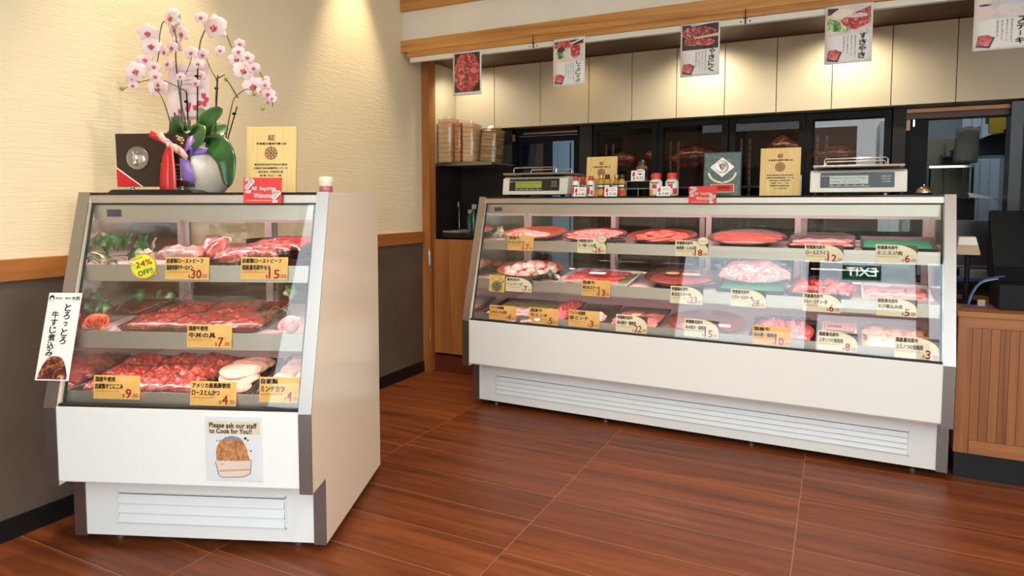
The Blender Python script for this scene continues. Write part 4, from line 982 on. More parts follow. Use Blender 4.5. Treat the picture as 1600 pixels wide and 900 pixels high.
def tray(fr, row, u, v, w, l, label, mat=BLKTRAY, liner=None, tilt=.15, h=.022, rot=0., name='meat_tray', film=None, cat='tray'):
    M_ = dish_mat(fr, row, u, v, l / 2, tilt, rot)
    t = thing(name, M_, label, cat, None)
    a, b = w / 2, l / 2; s = .012
    outer0 = [(-a + s, -b + s, 0), (a - s, -b + s, 0), (a - s, b - s, 0), (-a + s, b - s, 0)]; outer1 = [(-a, -b, h), (a, -b, h), (a, b, h), (-a, b, h)]
    i1 = [(-a + .006, -b + .006, h), (a - .006, -b + .006, h), (a - .006, b - .006, h), (-a + .006, b - .006, h)]; i0 = [(-a + s + .004, -b + s + .004, .003), (a - s - .004, -b + s + .004, .003), (a - s - .004, b - s - .004, .003), (-a + s + .004, b - s - .004, .003)]
    m = MB(); m.add(outer0 + outer1 + i1 + i0, [(3, 2, 1, 0)] + [(k, (k + 1) % 4, 4 + (k + 1) % 4, 4 + k) for k in range(4)] + [(4 + k, 4 + (k + 1) % 4, 8 + (k + 1) % 4, 8 + k) for k in range(4)] + [(8 + k, 8 + (k + 1) % 4, 12 + (k + 1) % 4, 12 + k) for k in range(4)] + [(12, 13, 14, 15)])
    m.build('tray_base', mat, t, bevel=.0012)
    if liner: MB().box(-a + .013, a - .013, -b + .013, b - .013, .0032, .0055).build('liner', liner, t)
    if film: cling(t, w, l, film, h)
    wedge(t, row, a, b, tilt)
    return M_, t
def cling(t, w, l, top, h, seed=1):
    m = MB()
    def fn(i, j):
        x, y = (i - .5) * w, (j - .5) * l; e = min(1, 6 * min(i, 1 - i), 6 * min(j, 1 - j))
        return (x, y, h + .001 + (top - h) * e + .002 * e * noise.noise(Vector((x * 60 + seed, y * 25, 0))))
    m.grid(fn, 20, 16).build('cling_film', FILM, t, smooth=True)
def lay(M_, meshes, places, name, label, cat='meat', group=None, z0=.0055):
    """place one object per slice; places = (x, y, z, turn, tilt_x, tilt_y, scale)"""
    for k, p in enumerate(places):
        x, y, z, a, tx, ty, s = (list(p) + [0, 0, 0, 0, 1])[:7] if len(p) == 7 else (p[0], p[1], p[2], p[3], p[4] if len(p) > 4 else 0, p[5] if len(p) > 5 else 0, 1)
        put(meshes[k % len(meshes)], name, M_ @ T(x, y, z0 + z) @ R(a, 'Z') @ R(tx, 'X') @ R(ty, 'Y') @ Matrix.Scale(s, 4), label, cat, group or label)
SL_M = [blobmesh('marbled_slice', .13, .085, .010, k, MARBLE, .14, .3, fold=.15) for k in range(3)]
SL_R = [blobmesh('red_slice', .11, .085, .011, 10 + k, MEATR, .14, .3, fold=.15) for k in range(3)]
SL_C = [blobmesh('coral_steak', .15, .10, .014, 20 + k, CORAL, .13, .15) for k in range(3)]
SL_P = [blobmesh('pork_slice', .11, .07, .010, 30 + k, PORK, .14, .3, fold=.25) for k in range(3)]
def ring(n, r, z=0., a0=0., turn=0., ty=.2, s=1.): return [(r * math.cos(a0 + 2 * PI * k / n), r * math.sin(a0 + 2 * PI * k / n), z, a0 + 2 * PI * k / n + turn, 0, -ty, s) for k in range(n)]

# ---- top shelf, long showcase
Mx, _ = platter(BIG, 1, -2.035, .235, .185, 'maroon round platter half full of pork chops, at the left end of the top shelf', TERRA)
lay(Mx, [blobmesh('pork_chop', .13, .08, .016, 40 + k, MARBLE, .12, .2) for k in range(3)], [(-.10, -.05, .004, .2, .2, 0, 1), (-.04, -.085, .012, .5, .35, 0, .9), (.015, -.075, .014, .6, .4, 0, .9), (.065, -.06, .010, .3, .4, 0, .8), (-.09, .02, .012, -.2, .1, 0, 1)], 'pork_chop', 'pink pork chop overlapping others on the leftmost round platter of the top shelf')
Mx, _ = platter(BIG, 1, -1.660, .225, .178, 'dark round platter heaped with marbled sliced beef, second on the top shelf')
lay(Mx, SL_M, [(-.09, -.07, .002, .4, .1, 0, 1), (-.10, .01, .008, .2, 0, 0, 1), (-.03, -.08, .010, .1, .15, 0, 1), (.04, -.075, .010, -.2, .15, 0, 1), (.09, -.05, .004, -.4, .1, 0, 1), (-.05, 0, .020, .5, .1, 0, 1.1), (.02, -.01, .024, .2, .12, 0, 1.1), (.085, .01, .018, -.2, .1, 0, 1.1), (.0, .06, .016, .1, 0, 0, 1.2)], 'beef_slice', 'marbled beef slice on the second platter of the top shelf, above card 26')
Mx, _ = platter(BIG, 1, -1.284, .225, .183, 'dark round platter packed with lean pink beef slices, third on the top shelf')
lay(Mx, SL_C, ring(7, .095, .006, .3, PI / 2, .10, .9) + ring(3, .035, .018, .8, PI / 2, .1, .9), 'beef_slice', 'lean pink beef slice on the third platter of the top shelf, above card 18')
Mx, tt = platter(BIG, 1, -.855, .235, .188, 'round platter of pink beef in striped rows, fourth on the top shelf')
lay(Mx, [blobmesh('long_slice', .30, .075, .014, 60 + k, CORAL, .06, .2) for k in range(2)], [(0, -.105, .004, 0, .1, 0, .78), (0, -.060, .008, 0, .1, 0, 1.), (0, -.012, .010, 0, .1, 0, 1.1), (0, .040, .011, 0, .1, 0, 1.1), (0, .092, .010, 0, .1, 0, .92)], 'beef_slice', 'long row of pink beef on the fourth platter of the top shelf')
m = MB(); m.lathe([(.183, .024), (.16, .036), (.08, .043), (.001, .044)], 40); m.build('cling_film', FILM, tt, smooth=True)
Mx, _ = tray(BIG, 1, -.512, .185, .285, .26, 'clear wrapped tray of pink sliced beef, right of the round platters on the top shelf', film=.045)
lay(Mx, SL_M, [(-.08, -.07, 0, .1, .1, 0, 1), (0, -.07, .004, -.1, .1, 0, 1), (.08, -.07, 0, .2, .1, 0, 1), (-.07, .02, .004, .3, 0, 0, 1), (.03, .02, .006, -.2, 0, 0, 1.1), (.09, .04, .004, .6, 0, 0, .8)], 'beef_slice', 'pink beef slice in the wrapped tray above card 12 on the top shelf')
tray(BIG, 1, -.203, .185, .295, .27, 'empty dark tray with a green liner at the right end of the top shelf', liner=GREENMAT)
# ivy at the left end and dark berries
IVY = N('ivy_leaf', [(.35, (.02, .07, .015)), (.6, (.05, .13, .03)), (.8, (.35, .36, .18))], 22, dist=1, rough=.4, rnd=True)
IVYW = N('variegated_leaf', [(.35, (.16, .20, .06)), (.5, (.55, .55, .32)), (.6, (.86, .82, .66))], 26, dist=1, rough=.45, rnd=True)
STEMG = M('green_stem', (.10, .13, .04), .5)
def leaf_mesh(name, w, l, mat, lobes=True):
    m = MB(); pts = []
    n = 22
    for k in range(n):
        a = 2 * PI * k / n; r = 1 + (.22 * math.cos(5 * a) if lobes else .0); pts.append((w / 2 * r * math.sin(a), l / 2 * (1 - r * math.cos(a)) * (1.0)))
    v = [(0, l * .5, .006)] + [(x, y, -.03 * ((x / w) ** 2) * 4 * w + .10 * l * math.sin(y / l * 3)) for x, y in pts]
    m.add(v, [(0, 1 + k, 1 + (k + 1) % n) for k in range(n)]); return m.mesh(name, mat, smooth=True)
LEAFA = leaf_mesh('ivy_leaf', .05, .055, IVY); LEAFB = leaf_mesh('ivy_leaf', .045, .055, IVYW)
def sprig(mat, path, leaves, label, cat='foliage', name='ivy_sprig', r=.0014):
    t = thing(name, mat, label, cat)
    MB().tube(path, r, 6).build('stem', STEMG, t, smooth=True)
    for k, (x, y, z, a, tx, s, w) in enumerate(leaves):
        o = D.objects.new('leaf', LEAFB if w else LEAFA); COL.objects.link(o); o.parent = t
        o.matrix_local = T(x, y, z) @ R(a, 'Z') @ R(tx, 'X') @ Matrix.Scale(s, 4)
        sd = o.modifiers.new('thickness', 'SOLIDIFY'); sd.thickness = .0006
    return t
rn = random.Random(5)
def leafset(n, cx, cy, cz, dx, dz, s, wr=.4, dy=.03):
    return [(cx + rn.uniform(-dx, dx), cy + rn.uniform(-dy, dy), cz + abs(rn.uniform(-dz, dz)), rn.uniform(-2.5, 2.5), rn.uniform(.3, 1.5), s * rn.uniform(.7, 1.3), rn.random() < wr) for _ in range(n)]
sprig(BIG.at(-2.225, .075, .957), [(-.02, .05, 0), (0, .02, .012), (.05, 0, .02), (.09, .0, .012)], leafset(7, .03, .01, .004, .05, .025, .85, .3), 'small green ivy sprig at the left end of the top shelf of the long showcase')
BERRY = M('dark_grape', (.035, .008, .015), .2, coat=.5)
bm_ = MB().ell((0, 0, .0085), .009, .009, .0085, 12, 8).mesh('grape', BERRY, smooth=True)
bi = 0
for j in range(3):
    for k in range(8 - j * 2):
        put(bm_, 'grape', BIG.at(-1.535 + .0165 * k + .008 * j, .065 + .012 * j + .002 * (k % 2), .9515 + .013 * j), 'dark grape in the heap before the second and third platters of the top shelf', 'grape', 'dark grapes on the top shelf')
# ---- middle shelf, long showcase
Mx, _ = platter(BIG, 2, -2.035, .175, .195, 'terracotta round platter of pale meat patties at the left of the middle shelf', TERRA, depth=.03)
PT = [blobmesh('meat_patty', .085, .075, .036, 70 + k, PATTY, .06, .15) for k in range(3)]
lay(Mx, PT, ring(8, .125, .0, .1, 0, .1, 1.) + [(-.06, .0, .004, 0, 0, 0, 1), (.02, -.02, .004, 1, 0, 0, 1), (-.02, .07, .02, 2, 0, 0, 1), (-.06, -.05, .024, 2, 0, 0, .95), (.05, .03, .022, 1, 0, 0, .95), (.0, -.02, .030, .4, 0, 0, .95)], 'meat_patty', 'pale pink raw hamburg patty in the terracotta platter')
sprig(BIG.at(-1.872, .03, .742), [(-.06, .02, .0), (-.02, .0, .012), (.04, .0, .016), (.09, .02, .006)], leafset(13, .01, .0, .004, .08, .03, .9, .65), 'variegated leaf garnish right of the patties on the middle shelf')
Mx, tt = tray(BIG, 2, -1.60, .150, .40, .30, 'white tray of bright red beef slices with a leaf liner, above card 13', mat=WTRAY, liner=LEAFMAT, tilt=.13, h=.018, film=.04)
lay(Mx, SL_R, [(-.12, -.10, 0, .2, .1, 0, 1.1), (-.02, -.10, .003, -.2, .1, 0, 1.1), (.07, -.095, 0, .3, .1, 0, 1.1), (-.11, -.02, .005, .4, 0, 0, 1.1), (-.01, -.02, .007, -.1, 0, 0, 1.1), (.08, -.02, .005, .5, 0, 0, 1.1), (-.10, .07, .006, -.3, 0, 0, 1.2), (0, .07, .008, .2, 0, 0, 1.2), (.09, .07, .006, .6, 0, 0, 1.1)], 'beef_slice', 'bright red beef slice in the white tray above card 13')
m = MB().box(-.045, .045, -.06, -.02, .0415, .0425); m.build('sticker', PAPER, tt)
Mx, tt = platter(BIG, 2, -1.165, .185, .190, 'round glass-rimmed platter of coral steaks with labels, on the middle shelf', REDDISH, depth=.03)
lay(Mx, SL_C, [(-.09, -.05, .006, .2, .05, 0, 1.1), (.0, -.10, .004, .1, .05, 0, 1.1), (.09, -.05, .006, -.2, .05, 0, 1.1), (-.08, .04, .010, .6, 0, 0, 1.1), (.08, .04, .010, -.6, 0, 0, 1.1), (0, .0, .014, .1, 0, 0, 1.25), (0, .09, .010, 0, 0, 0, 1.2)], 'beef_steak', 'coral red beef steak on the round platter above card 23')
m = MB(); m.lathe([(.186, .033), (.15, .042), (.07, .047), (.001, .048)], 40); m.build('cling_film', FILM, tt, smooth=True)
def flat_disc(m, cx, cy, rx, ry, z, seg=24, h=.0008): m.lathe([(1, 0), (1, h)], seg, (cx, cy, z), rx, ry)
def oval(tt, cx, cy, z, s=.032):
    m = MB(); flat_disc(m, cx, cy, s * 1.12, s * .78, z); o = m.build('oval_sticker', INKB, tt)
    m = MB(); flat_disc(m, cx, cy, s, s * .66, z + .0009); m.build('sticker_face', M('gold_print', (.72, .55, .24), .5), o)
oval(tt, -.04, -.03, .0475, .036); MB().box(.01, .10, -.05, -.015, .0475, .0485).build('sticker', M('peach_label', (.88, .56, .45), .5), tt)
Mx, tt = tray(BIG, 2, -.812, .145, .315, .26, 'dark tray with a green liner under one big marbled steak, on the middle shelf', liner=GREENMAT)
t = thing('rib_steak', Mx @ T(.0, .035, .006), 'huge marbled pink rib steak in a bag on the green-lined tray, middle shelf', 'steak')
def big_steak(nm, mat, sx, sz, th, off, seed, par):
    rn_ = random.Random(seed); ph = [rn_.uniform(0, 6) for _ in range(3)]; v = []; f = []; seg = 40; R_ = 8
    for side in (0, 1):
        for i in range(R_ + 1):
            r = i / R_
            for k in range(seg):
                a = 2 * PI * k / seg; q = (1 + .09 * math.sin(2 * a + ph[0]) + .07 * math.sin(3 * a + ph[1]) + .05 * math.sin(5 * a + ph[2]) + .02 * math.sin(11 * a)) * r
                x = sx * q * math.cos(a); z = sz * (q * math.sin(a)) + sz * .95
                y = (-1 if side == 0 else 1) * th * math.sqrt(max(0, 1 - r ** 4)) + .006 * noise.noise(Vector((x * 22, z * 22, seed)))
                v.append((x, y + off + z * .42, max(.0, z)))
        o_ = side * (R_ + 1) * seg
        for i in range(R_):
            for k in range(seg):
                a, b = o_ + i * seg + k, o_ + i * seg + (k + 1) % seg; f.append((a, b, b + seg, a + seg) if side == 0 else (a, a + seg, b + seg, b))
    m = MB(); m.add(v, f); return m.build(nm, mat, par, smooth=True)
big_steak('fat_layer', FATW, .150, .060, .026, .0, 3, t)
m = MB(); 
def eye(i, j):
    a = 2 * PI * i; r = j; x = -.01 + .122 * r * math.cos(a) * (1 + .08 * math.sin(3 * a)); z = .060 + .044 * r * math.sin(a); return (x, -.0345 + z * .42 - .004 * (1 - r * r) + .004 * noise.noise(Vector((x * 30, z * 30, 1))), z)
m.grid(eye, 30, 6).build('lean_eye', N('steak_marbling', [(.38, (.40, .035, .03)), (.5, (.58, .12, .10)), (.58, (.80, .50, .44)), (.7, (.86, .64, .58))], 75, detail=6, dist=1.0, rough=.4, coat=.2, nr=.7), t, smooth=True)
m = MB()
def bagf(i, j):
    x = (i - .5) * .35; z = .135 * j * (1 - .35 * abs(2 * i - 1) ** 3); return (x, -.055 + z * .40 + .010 * noise.noise(Vector((x * 25, z * 25, 4))) + .03 * abs(2 * i - 1) ** 2, z)
m.grid(bagf, 22, 12).build('plastic_bag', FILM, t, smooth=True)
Mx, tt = tray(BIG, 2, -.512, .130, .27, .26, 'black tray of glossy red stewing beef chunks, above the stew price card', film=.052)
lay(Mx, [blobmesh('beef_chunk', .075, .055, .036, 80 + k, MEATR, .16, .25) for k in range(3)], [(x + .01 * (j % 2), y, .0, j * 1.3 + x * 20, 0, 0, 1.1) for j, y in enumerate((-.08, -.01, .06)) for x in (-.085, -.02, .05, .1)][:11], 'beef_chunk', 'glossy red stewing beef chunk in the black tray above the stew card')
m = MB()
def crn(i, j):
    x = -.145 + .06 * i; y = -.10 + .18 * j; return (x - .02 * math.sin(j * 6), y, .028 + .045 * i * (1 - i) * 3 * math.sin(PI * j) + .012 * noise.noise(Vector((x * 70, y * 50, 2))))
m.grid(crn, 10, 14).build('crumpled_wrap', FILM2, tt, smooth=True)
Mx, tt = tray(BIG, 2, -.205, .130, .27, .26, 'wrapped tray of pale pink beef sinew at the right end of the middle shelf', mat=WTRAY, film=.045)
lay(Mx, SL_P, [(x, y, .003 * k, .4 * k + x * 9, 0, 0, 1.1) for k, y in enumerate((-.08, -.02, .05)) for x in (-.08, 0, .08)], 'sinew_piece', 'pale pink sinew piece in the rightmost tray of the middle shelf')
Mx, _ = platter(BIG, 2, -2.36 + .145, .34, .085, 'small dark dish of red meat in the left rear corner of the middle shelf', TERRA, depth=.02)
lay(Mx, [blobmesh('meat_lump', .08, .055, .03, 90 + k, MEATR, .15, .2) for k in range(2)], [(-.03, 0, 0, .4, 0, 0, 1), (.03, .01, 0, 1.2, 0, 0, 1), (0, -.02, .018, .1, 0, 0, 1)], 'meat_lump', 'red meat lump in the small corner dish of the middle shelf')
# ---- bottom deck, long showcase
TL = .145
Mx, _ = tray(BIG, 3, -2.045, .125, .385, .32, 'black tray with a green leaf sheet and pale pork slices, left on the bottom deck', liner=LEAFMAT, tilt=TL)
lay(Mx, SL_P, [(x, y, .002 + .003 * (i % 2), 1.3 + .2 * i, 0, .1, 1.15) for i, (x, y) in enumerate([(-.14, -.10), (-.09, -.10), (-.04, -.10), (.01, -.10), (.06, -.10), (.11, -.10), (-.13, -.03), (-.08, -.03), (-.03, -.03), (.02, -.03), (.07, -.03), (.12, -.03)])], 'pork_slice', 'pale pork slice on the green leaf sheet above card 4')
Mx, _ = tray(BIG, 3, -1.79, .135, .115, .34, 'narrow black tray of bright red minced beef on the bottom deck', tilt=TL)
t = put(blobmesh('minced_beef', .100, .31, .034, 5, MINCEM, .03, .5, sq=.9, seg=44, rings=18, edgepow=8, freq=22), 'minced_beef', Mx @ T(0, 0, .005), 'bright red minced beef filling the narrow black tray', 'mince', None, 'stuff')
Mx, _ = tray(BIG, 3, -1.615, .130, .205, .33, 'half empty black tray with a little minced pork at the front', tilt=TL, film=.032)
put(blobmesh('minced_pork', .12, .11, .030, 6, MINCEP, .16, .5, seg=40, rings=12, freq=14), 'minced_pork', Mx @ T(.025, -.075, .005), 'small mound of pale minced pork in the half empty black tray', 'mince', None, 'stuff')
Mx, tt = tray(BIG, 3, -1.37, .125, .265, .32, 'black tray of pink marbled grill slices on a leaf sheet, above card 22', liner=LEAFMAT, tilt=TL, film=.04)
lay(Mx, SL_M, [(x, y, .002 + .004 * (i % 3), .15 * (i % 3), .15, 0, .95) for i, (x, y) in enumerate([(-.06, -.11), (.06, -.12), (-.06, -.08), (.06, -.09), (-.06, -.05), (.06, -.06), (-.06, -.02), (.06, -.03), (-.05, .01), (.06, .0), (.06, .03), (-.05, .04)])], 'beef_slice', 'pink marbled grill slice in the tray above card 22')
oval(tt, -.005, -.045, .0425, .028)
Mx, tt = platter(BIG, 3, -1.025, .125, .187, 'large terracotta round platter, nearly empty, with a few beef slices at its front', TERRA, tilt=TL, depth=.026)
lay(Mx, SL_M, [(-.09, -.10, .004, .4, .1, 0, .9), (-.03, -.12, .006, .1, .1, 0, .9), (-.06, -.07, .012, .3, .1, 0, .9), (.0, -.09, .012, -.2, .1, 0, .9)], 'beef_slice', 'beef slice at the front of the large terracotta platter above card 15')
m = MB(); m.lathe([(.183, .029), (.15, .034), (.07, .036), (.001, .037)], 40); m.build('cling_film', FILM, tt, smooth=True)
oval(tt, .005, -.06, .0365, .034); MB().box(.055, .13, -.105, -.07, .0365, .0375).build('sticker', PAPER, tt)
Mx, tt = tray(BIG, 3, -.66, .125, .29, .31, 'black tray of crimson beef strips in cling film, above card 10', tilt=TL, film=.05)
put(blobmesh('beef_strips', .255, .22, .036, 8, MINCEM, .05, .6, sq=.7, seg=44, rings=14, edgepow=6, freq=12), 'beef_strips', Mx @ T(.0, -.035, .005), 'heap of crimson beef strips in the tray above card 10', 'beef strips', None, 'stuff')
Mx, tt = tray(BIG, 3, -.425, .125, .145, .31, 'narrow pale box tray with a red printed lid and seasoned tongue', mat=WTRAY, tilt=TL)
MB().box(-.06, .06, .03, .14, .023, .025).build('printed_lid', M('salmon_lid', (.80, .36, .30), .4), tt)
MB().box(-.05, .01, .06, .09, .0252, .026).build('lid_label', M('dark_red_label', (.30, .03, .02), .5), tt)
lay(Mx, SL_C, [(-.02, -.05, .006, .1, .15, 0, .6), (.02, -.05, .010, 2.9, .15, 0, .6), (0, -.10, .006, 0, .15, 0, .6)], 'tongue_slice', 'seasoned red tongue slice in the narrow pale box tray')
Mx, tt = tray(BIG, 3, -.20, .115, .265, .29, 'tan wooden-look tray of yellow marinated tripe at the right end of the deck', mat=M('tan_tray', (.50, .30, .14), .5), tilt=TL, film=.05)
lay(Mx, [blobmesh('tripe_piece', .10, .075, .026, 95 + k, YELLOWM, .16, .3) for k in range(3)], [(x + .01 * (i % 2), y, .004 * i, x * 30 + i, 0, 0, 1.1) for i, y in enumerate((-.09, -.02, .05)) for x in (-.08, .0, .08)], 'tripe_piece', 'yellow marinated tripe piece in the rightmost bottom tray')

# ---- short showcase
sprig(SML.at(-.72, .07, .957), [(-.10, .05, 0), (-.07, .02, .03), (0, .0, .035), (.05, .0, .03), (.11, .01, .05)],
      [(-.09, .03, .050, .3, 1.2, 1.2, 0), (-.07, .0, .03, -1.2, .9, 1.3, 0), (-.03, .0, .055, .6, 1.3, 1.1, 0), (.0, .0, .06, -.5, 1.2, 1.0, 0), (-.02, -.02, .012, 1.8, .5, 1.5, 1), (.015, .0, .022, -1.6, .8, 1.1, 0), (.06, .0, .045, -.3, 1.4, 1.2, 0), (.085, -.01, .02, 1.0, .8, 1.3, 1), (.10, .0, .05, -.8, 1.3, .9, 1), (-.05, -.015, .004, -2.0, .4, 1.1, 1), (.03, -.02, .01, 2.3, .6, .9, 0), (.075, -.02, .002, 2.0, .3, 1.1, 1), (-.10, .01, .01, 1.5, .7, 1.1, 0)],
      'variegated ivy sprig at the left of the top shelf in the short showcase', r=.0018)
def vac_bag(mat, w, l, h, label, meat=MARBLE, seed=1, tail=True, cat='packed meat'):
    t = thing('vacuum_packed_meat', mat, label, cat)
    o = D.objects.new('meat', blobmesh('meat', w * .88, l * .86, h, seed, meat, .08, .24, seg=32, rings=10, edgepow=6, freq=6, sq=.75)); COL.objects.link(o); o.parent = t; o.matrix_local = T(0, 0, .002)
    m = MB()
    def fn(i, j):
        x, y = (i - .5) * w * 1.06, (j - .5) * l * 1.08; r = max(abs(2 * i - 1), abs(2 * j - 1)); e = max(0, 1 - r ** 3)
        return (x, y, .0015 + (h + .005) * e ** .6 + .006 * (1 - e) * abs(noise.noise(Vector((x * 45 + seed, y * 45, 0)))) + .004 * noise.noise(Vector((x * 60, y * 60, seed))))
    m.grid(fn, 22, 18).build('vacuum_bag', FILM2, t, smooth=True)
    return t
for (u, w, lb) in ((-.47, .19, 'dark tray under the roast beef bag, left on the top shelf of the short case'), (-.20, .30, 'wide dark tray holding packed roast beef, right on the top shelf of the short case')):
    tray(SML, 1, u, .215, w, .33, lb, mat=M('dark_plum_tray', (.10, .03, .025), .3), tilt=.10, h=.030)
vac_bag(SML.at(-.545, .12, .985, .1, .25), .17, .11, .028, 'bag of pale roast beef resting on the left dark tray, behind card 30', PORK, 3)
vac_bag(SML.at(-.447, .155, 1.005, -.3, .9), .11, .11, .022, 'upright crinkled bag of roast beef leaning beside the left dark tray', MEATR, 4)
vac_bag(SML.at(-.345, .10, .985, -.25, .35), .13, .12, .022, 'clear cornered bag of roast beef at the left of the right dark tray', MEATR, 5)
for k, (u, v, z, a) in enumerate(((-.27, .13, .998, -.25), (-.235, .17, 1.012, -.28), (-.20, .21, 1.02, -.32))):
    vac_bag(SML.at(u, v, z, a, .22), .20, .13, .020, ['front packed roast beef joint on the right dark tray', 'middle packed roast beef joint on the right dark tray', 'rear packed roast beef joint on the right dark tray'][k], MEATR, 11 + k)
t = thing('steel_pan', SML.at(-.32, .40, .977), 'black shallow pan behind the packed roast beef on the top shelf', 'pan')
MB().lathe([(.09, 0), (.11, .02), (.115, .055), (.112, .057), (.106, .022), (.085, .006), (.001, .005)], 32).build('pan_body', BLACK, t, smooth=True)
t = thing('copper_dish', SML.at(-.128, .34, .975), 'copper coloured round dish at the right rear of the top shelf', 'dish')
MB().lathe([(.05, 0), (.073, .012), (.078, .060), (.075, .062), (.069, .014), (.045, .005), (.001, .004)], 32).build('dish_body', M('copper', (.62, .25, .12), .22, .9), t, smooth=True)
# middle shelf
Mx, tt = tray(SML, 2, -.475, .170, .475, .34, 'wide maroon tray of packed beef bowl topping on the middle shelf of the short case', mat=REDDISH, tilt=.12, h=.020)
for i, (x, y, a, lb) in enumerate(((-.13, -.09, .1, 'front left'), (.02, -.09, -.1, 'front middle'), (.155, -.08, .2, 'front right'), (-.11, .07, -.2, 'rear left'), (.06, .07, .15, 'rear right'))):
    vac_bag(Mx @ T(x, y, .006) @ R(a, 'Z'), .205, .175, .024, f'packed beef bowl topping, {lb} of the five packs in the maroon tray', STEWM, 20 + i)
t = thing('serving_picture', SML.at(-.365, .0, .752, 0, .5), 'small oval beef bowl picture behind card 7 of the short showcase', 'picture card')
m = MB(); m.lathe([(.068, 0), (.068, .001)], 30, sx=1, sy=.32); m.xf(T(0, .022, 0)); m.build('card', PAPER, t)
m = MB(); m.lathe([(.058, 0), (.058, .0006)], 30, sx=1, sy=.26); m.xf(T(0, .022, .0012)); m.build('food_picture', N('beef_bowl_print', [(.35, (.55, .12, .05)), (.6, (.80, .42, .15)), (.75, (.86, .72, .50))], 60, dist=1), t)
def rose(mat, label, col, s=1.):
    t = thing('artificial_rose', mat, label, 'flower')
    rm = N('petal_' + col, {'orange': [(.3, (.70, .10, .04)), (.7, (.88, .26, .13))], 'pink': [(.3, (.80, .42, .40)), (.7, (.92, .64, .60))]}[col], 30, rough=.5)
    for k in range(11):
        a = k * 2.4; r = (.006 + .0017 * k) * s; m = MB()
        def fn(i, j, a=a, r=r, k=k):
            b = a + (i - .5) * 2.0; q = r * (1 + .45 * j + (.35 if k > 5 else .05) * j * j); z = (.034 - .0012 * k) * s * j * (1 - .25 * abs(2 * i - 1) ** 2)
            return (q * math.cos(b), q * math.sin(b), z + .002)
        m.grid(fn, 8, 5).build('petal', rm, t, smooth=True, solid=.0008)
    m = MB(); m.lathe([(.002, -.004), (.006, -.002), (.012 * s, .006)], 12); m.build('sepal', STEMG, t)
    return t
rose(SML.at(-.925, .03, .757, 0, .9), 'large orange artificial rose at the left end of the middle shelf', 'orange', 1.15)
rose(SML.at(-.805 + .0, .04, .752, .5, .7) , 'orange artificial rose nearest the maroon tray on the middle shelf', 'orange', 1.)
rose(SML.at(-.868, .015, .749, .2, 1.1), 'darker orange artificial rose between the two others, lying low', 'orange', .85)
bpy.context.view_layer.update()
sprig(SML.at(-.80, .10, .755), [(-.02, -.02, .006), (.02, .02, .012), (.07, .08, .03), (.10, .14, .05), (.16, .17, .055)],
      [(-.03, .0, .03, .4, 1.0, 1.0, 0), (.0, .02, .03, -1.0, .8, .9, 0), (.04, .10, .06, .3, 1.2, .9, 0), (.09, .12, .06, -.6, 1.0, .8, 0), (.14, .14, .055, .8, .9, 1.0, 0), (.17, .14, .05, -1.2, .8, .9, 0), (.06, .04, .02, 2.0, .5, .7, 0)], 'green rose stems and leaves lying across the left of the middle shelf', 'foliage', 'rose_stem', .002)
rose(SML.at(-.115, .03, .752, -.3, .6), 'pale pink artificial rose at the right end of the middle shelf', 'pink', 1.1)
sprig(SML.at(-.19, .08, .755), [(.08, -.03, .012), (.03, .0, .05), (-.02, .03, .06), (-.05, .02, .03), (-.055, .0, .004)], [(-.05, .0, .004, .5, .8, .7, 0), (-.03, .0, .0, -1.2, .6, .8, 0), (.03, .05, .085, .2, 1.4, .9, 0), (.045, .0, .03, 1.5, 1.0, .7, 0)], 'thin curved rose stem beside the pale pink rose on the middle shelf', 'foliage', 'rose_stem', .0016)
Mx, tt = tray(SML, 2, -.80, .34, .10, .17, 'small maroon tray in the left rear corner of the middle shelf', mat=REDDISH, tilt=.10)
vac_bag(Mx @ T(0, 0, .006), .09, .14, .016, 'pack of beef in the small maroon corner tray', STEWM, 31)
# bottom deck
Mx, tt = tray(SML, 3, -.752, .115, .165, .33, 'black tray of packed red stew at the left end of the bottom deck', tilt=TL)
for i in range(3): vac_bag(Mx @ T(0, -.105 + .10 * i, .008) @ R(-.2, 'Z'), .175, .125, .028, f'{["front", "middle", "rear"][i]} pack of red sinew stew in the leftmost bottom tray', STEWM, 40 + i)
Mx, tt = tray(SML, 3, -.545, .115, .235, .33, 'wide black tray of packed red stew behind card 9', tilt=TL)
for i, (x, y, lb) in enumerate(((-.055, -.10, 'front left'), (.055, -.10, 'front right'), (-.055, .0, 'middle left'), (.055, .0, 'middle right'), (-.05, .10, 'rear left'), (.055, .10, 'rear right'))):
    vac_bag(Mx @ T(x, y, .010) @ R(.15 - .1 * i, 'Z'), .155, .13, .030, f'{lb} pack of red sinew stew in the wide tray behind card 9', STEWM, 50 + i)
Mx, tt = tray(SML, 3, -.335, .115, .175, .32, 'black tray of pale breaded pork cutlets behind card 4.30', tilt=TL)
CT = [blobmesh('pork_cutlet', .15, .105, .024, 100 + k, CUTLET, .08, .2) for k in range(3)]
lay(Mx, CT, [(0, -.10, .002, .2, 0, 0, 1), (.005, -.03, .014, -.1, .1, 0, 1), (-.005, .04, .016, .3, .1, 0, 1.05), (.0, .10, .010, 0, 0, 0, 1), (.01, -.02, .034, .5, .1, 0, .95)], 'pork_cutlet', 'pale breaded pork cutlet heaped on the tray behind card 4.30')
Mx, tt = tray(SML, 3, -.140, .115, .165, .32, 'black tray of minced meat cutlets at the right end of the bottom deck', tilt=TL, film=.06)
CT2 = [blobmesh('mince_cutlet', .085, .075, .030, 110 + k, CUTLET, .05, .2) for k in range(2)]
lay(Mx, CT2, [(x, y, .002, x * 9, 0, 0, 1) for y in (-.10, -.02, .06, .12) for x in (-.035, .042)], 'mince_cutlet', 'round pale minced meat cutlet in the rightmost tray of the bottom deck')

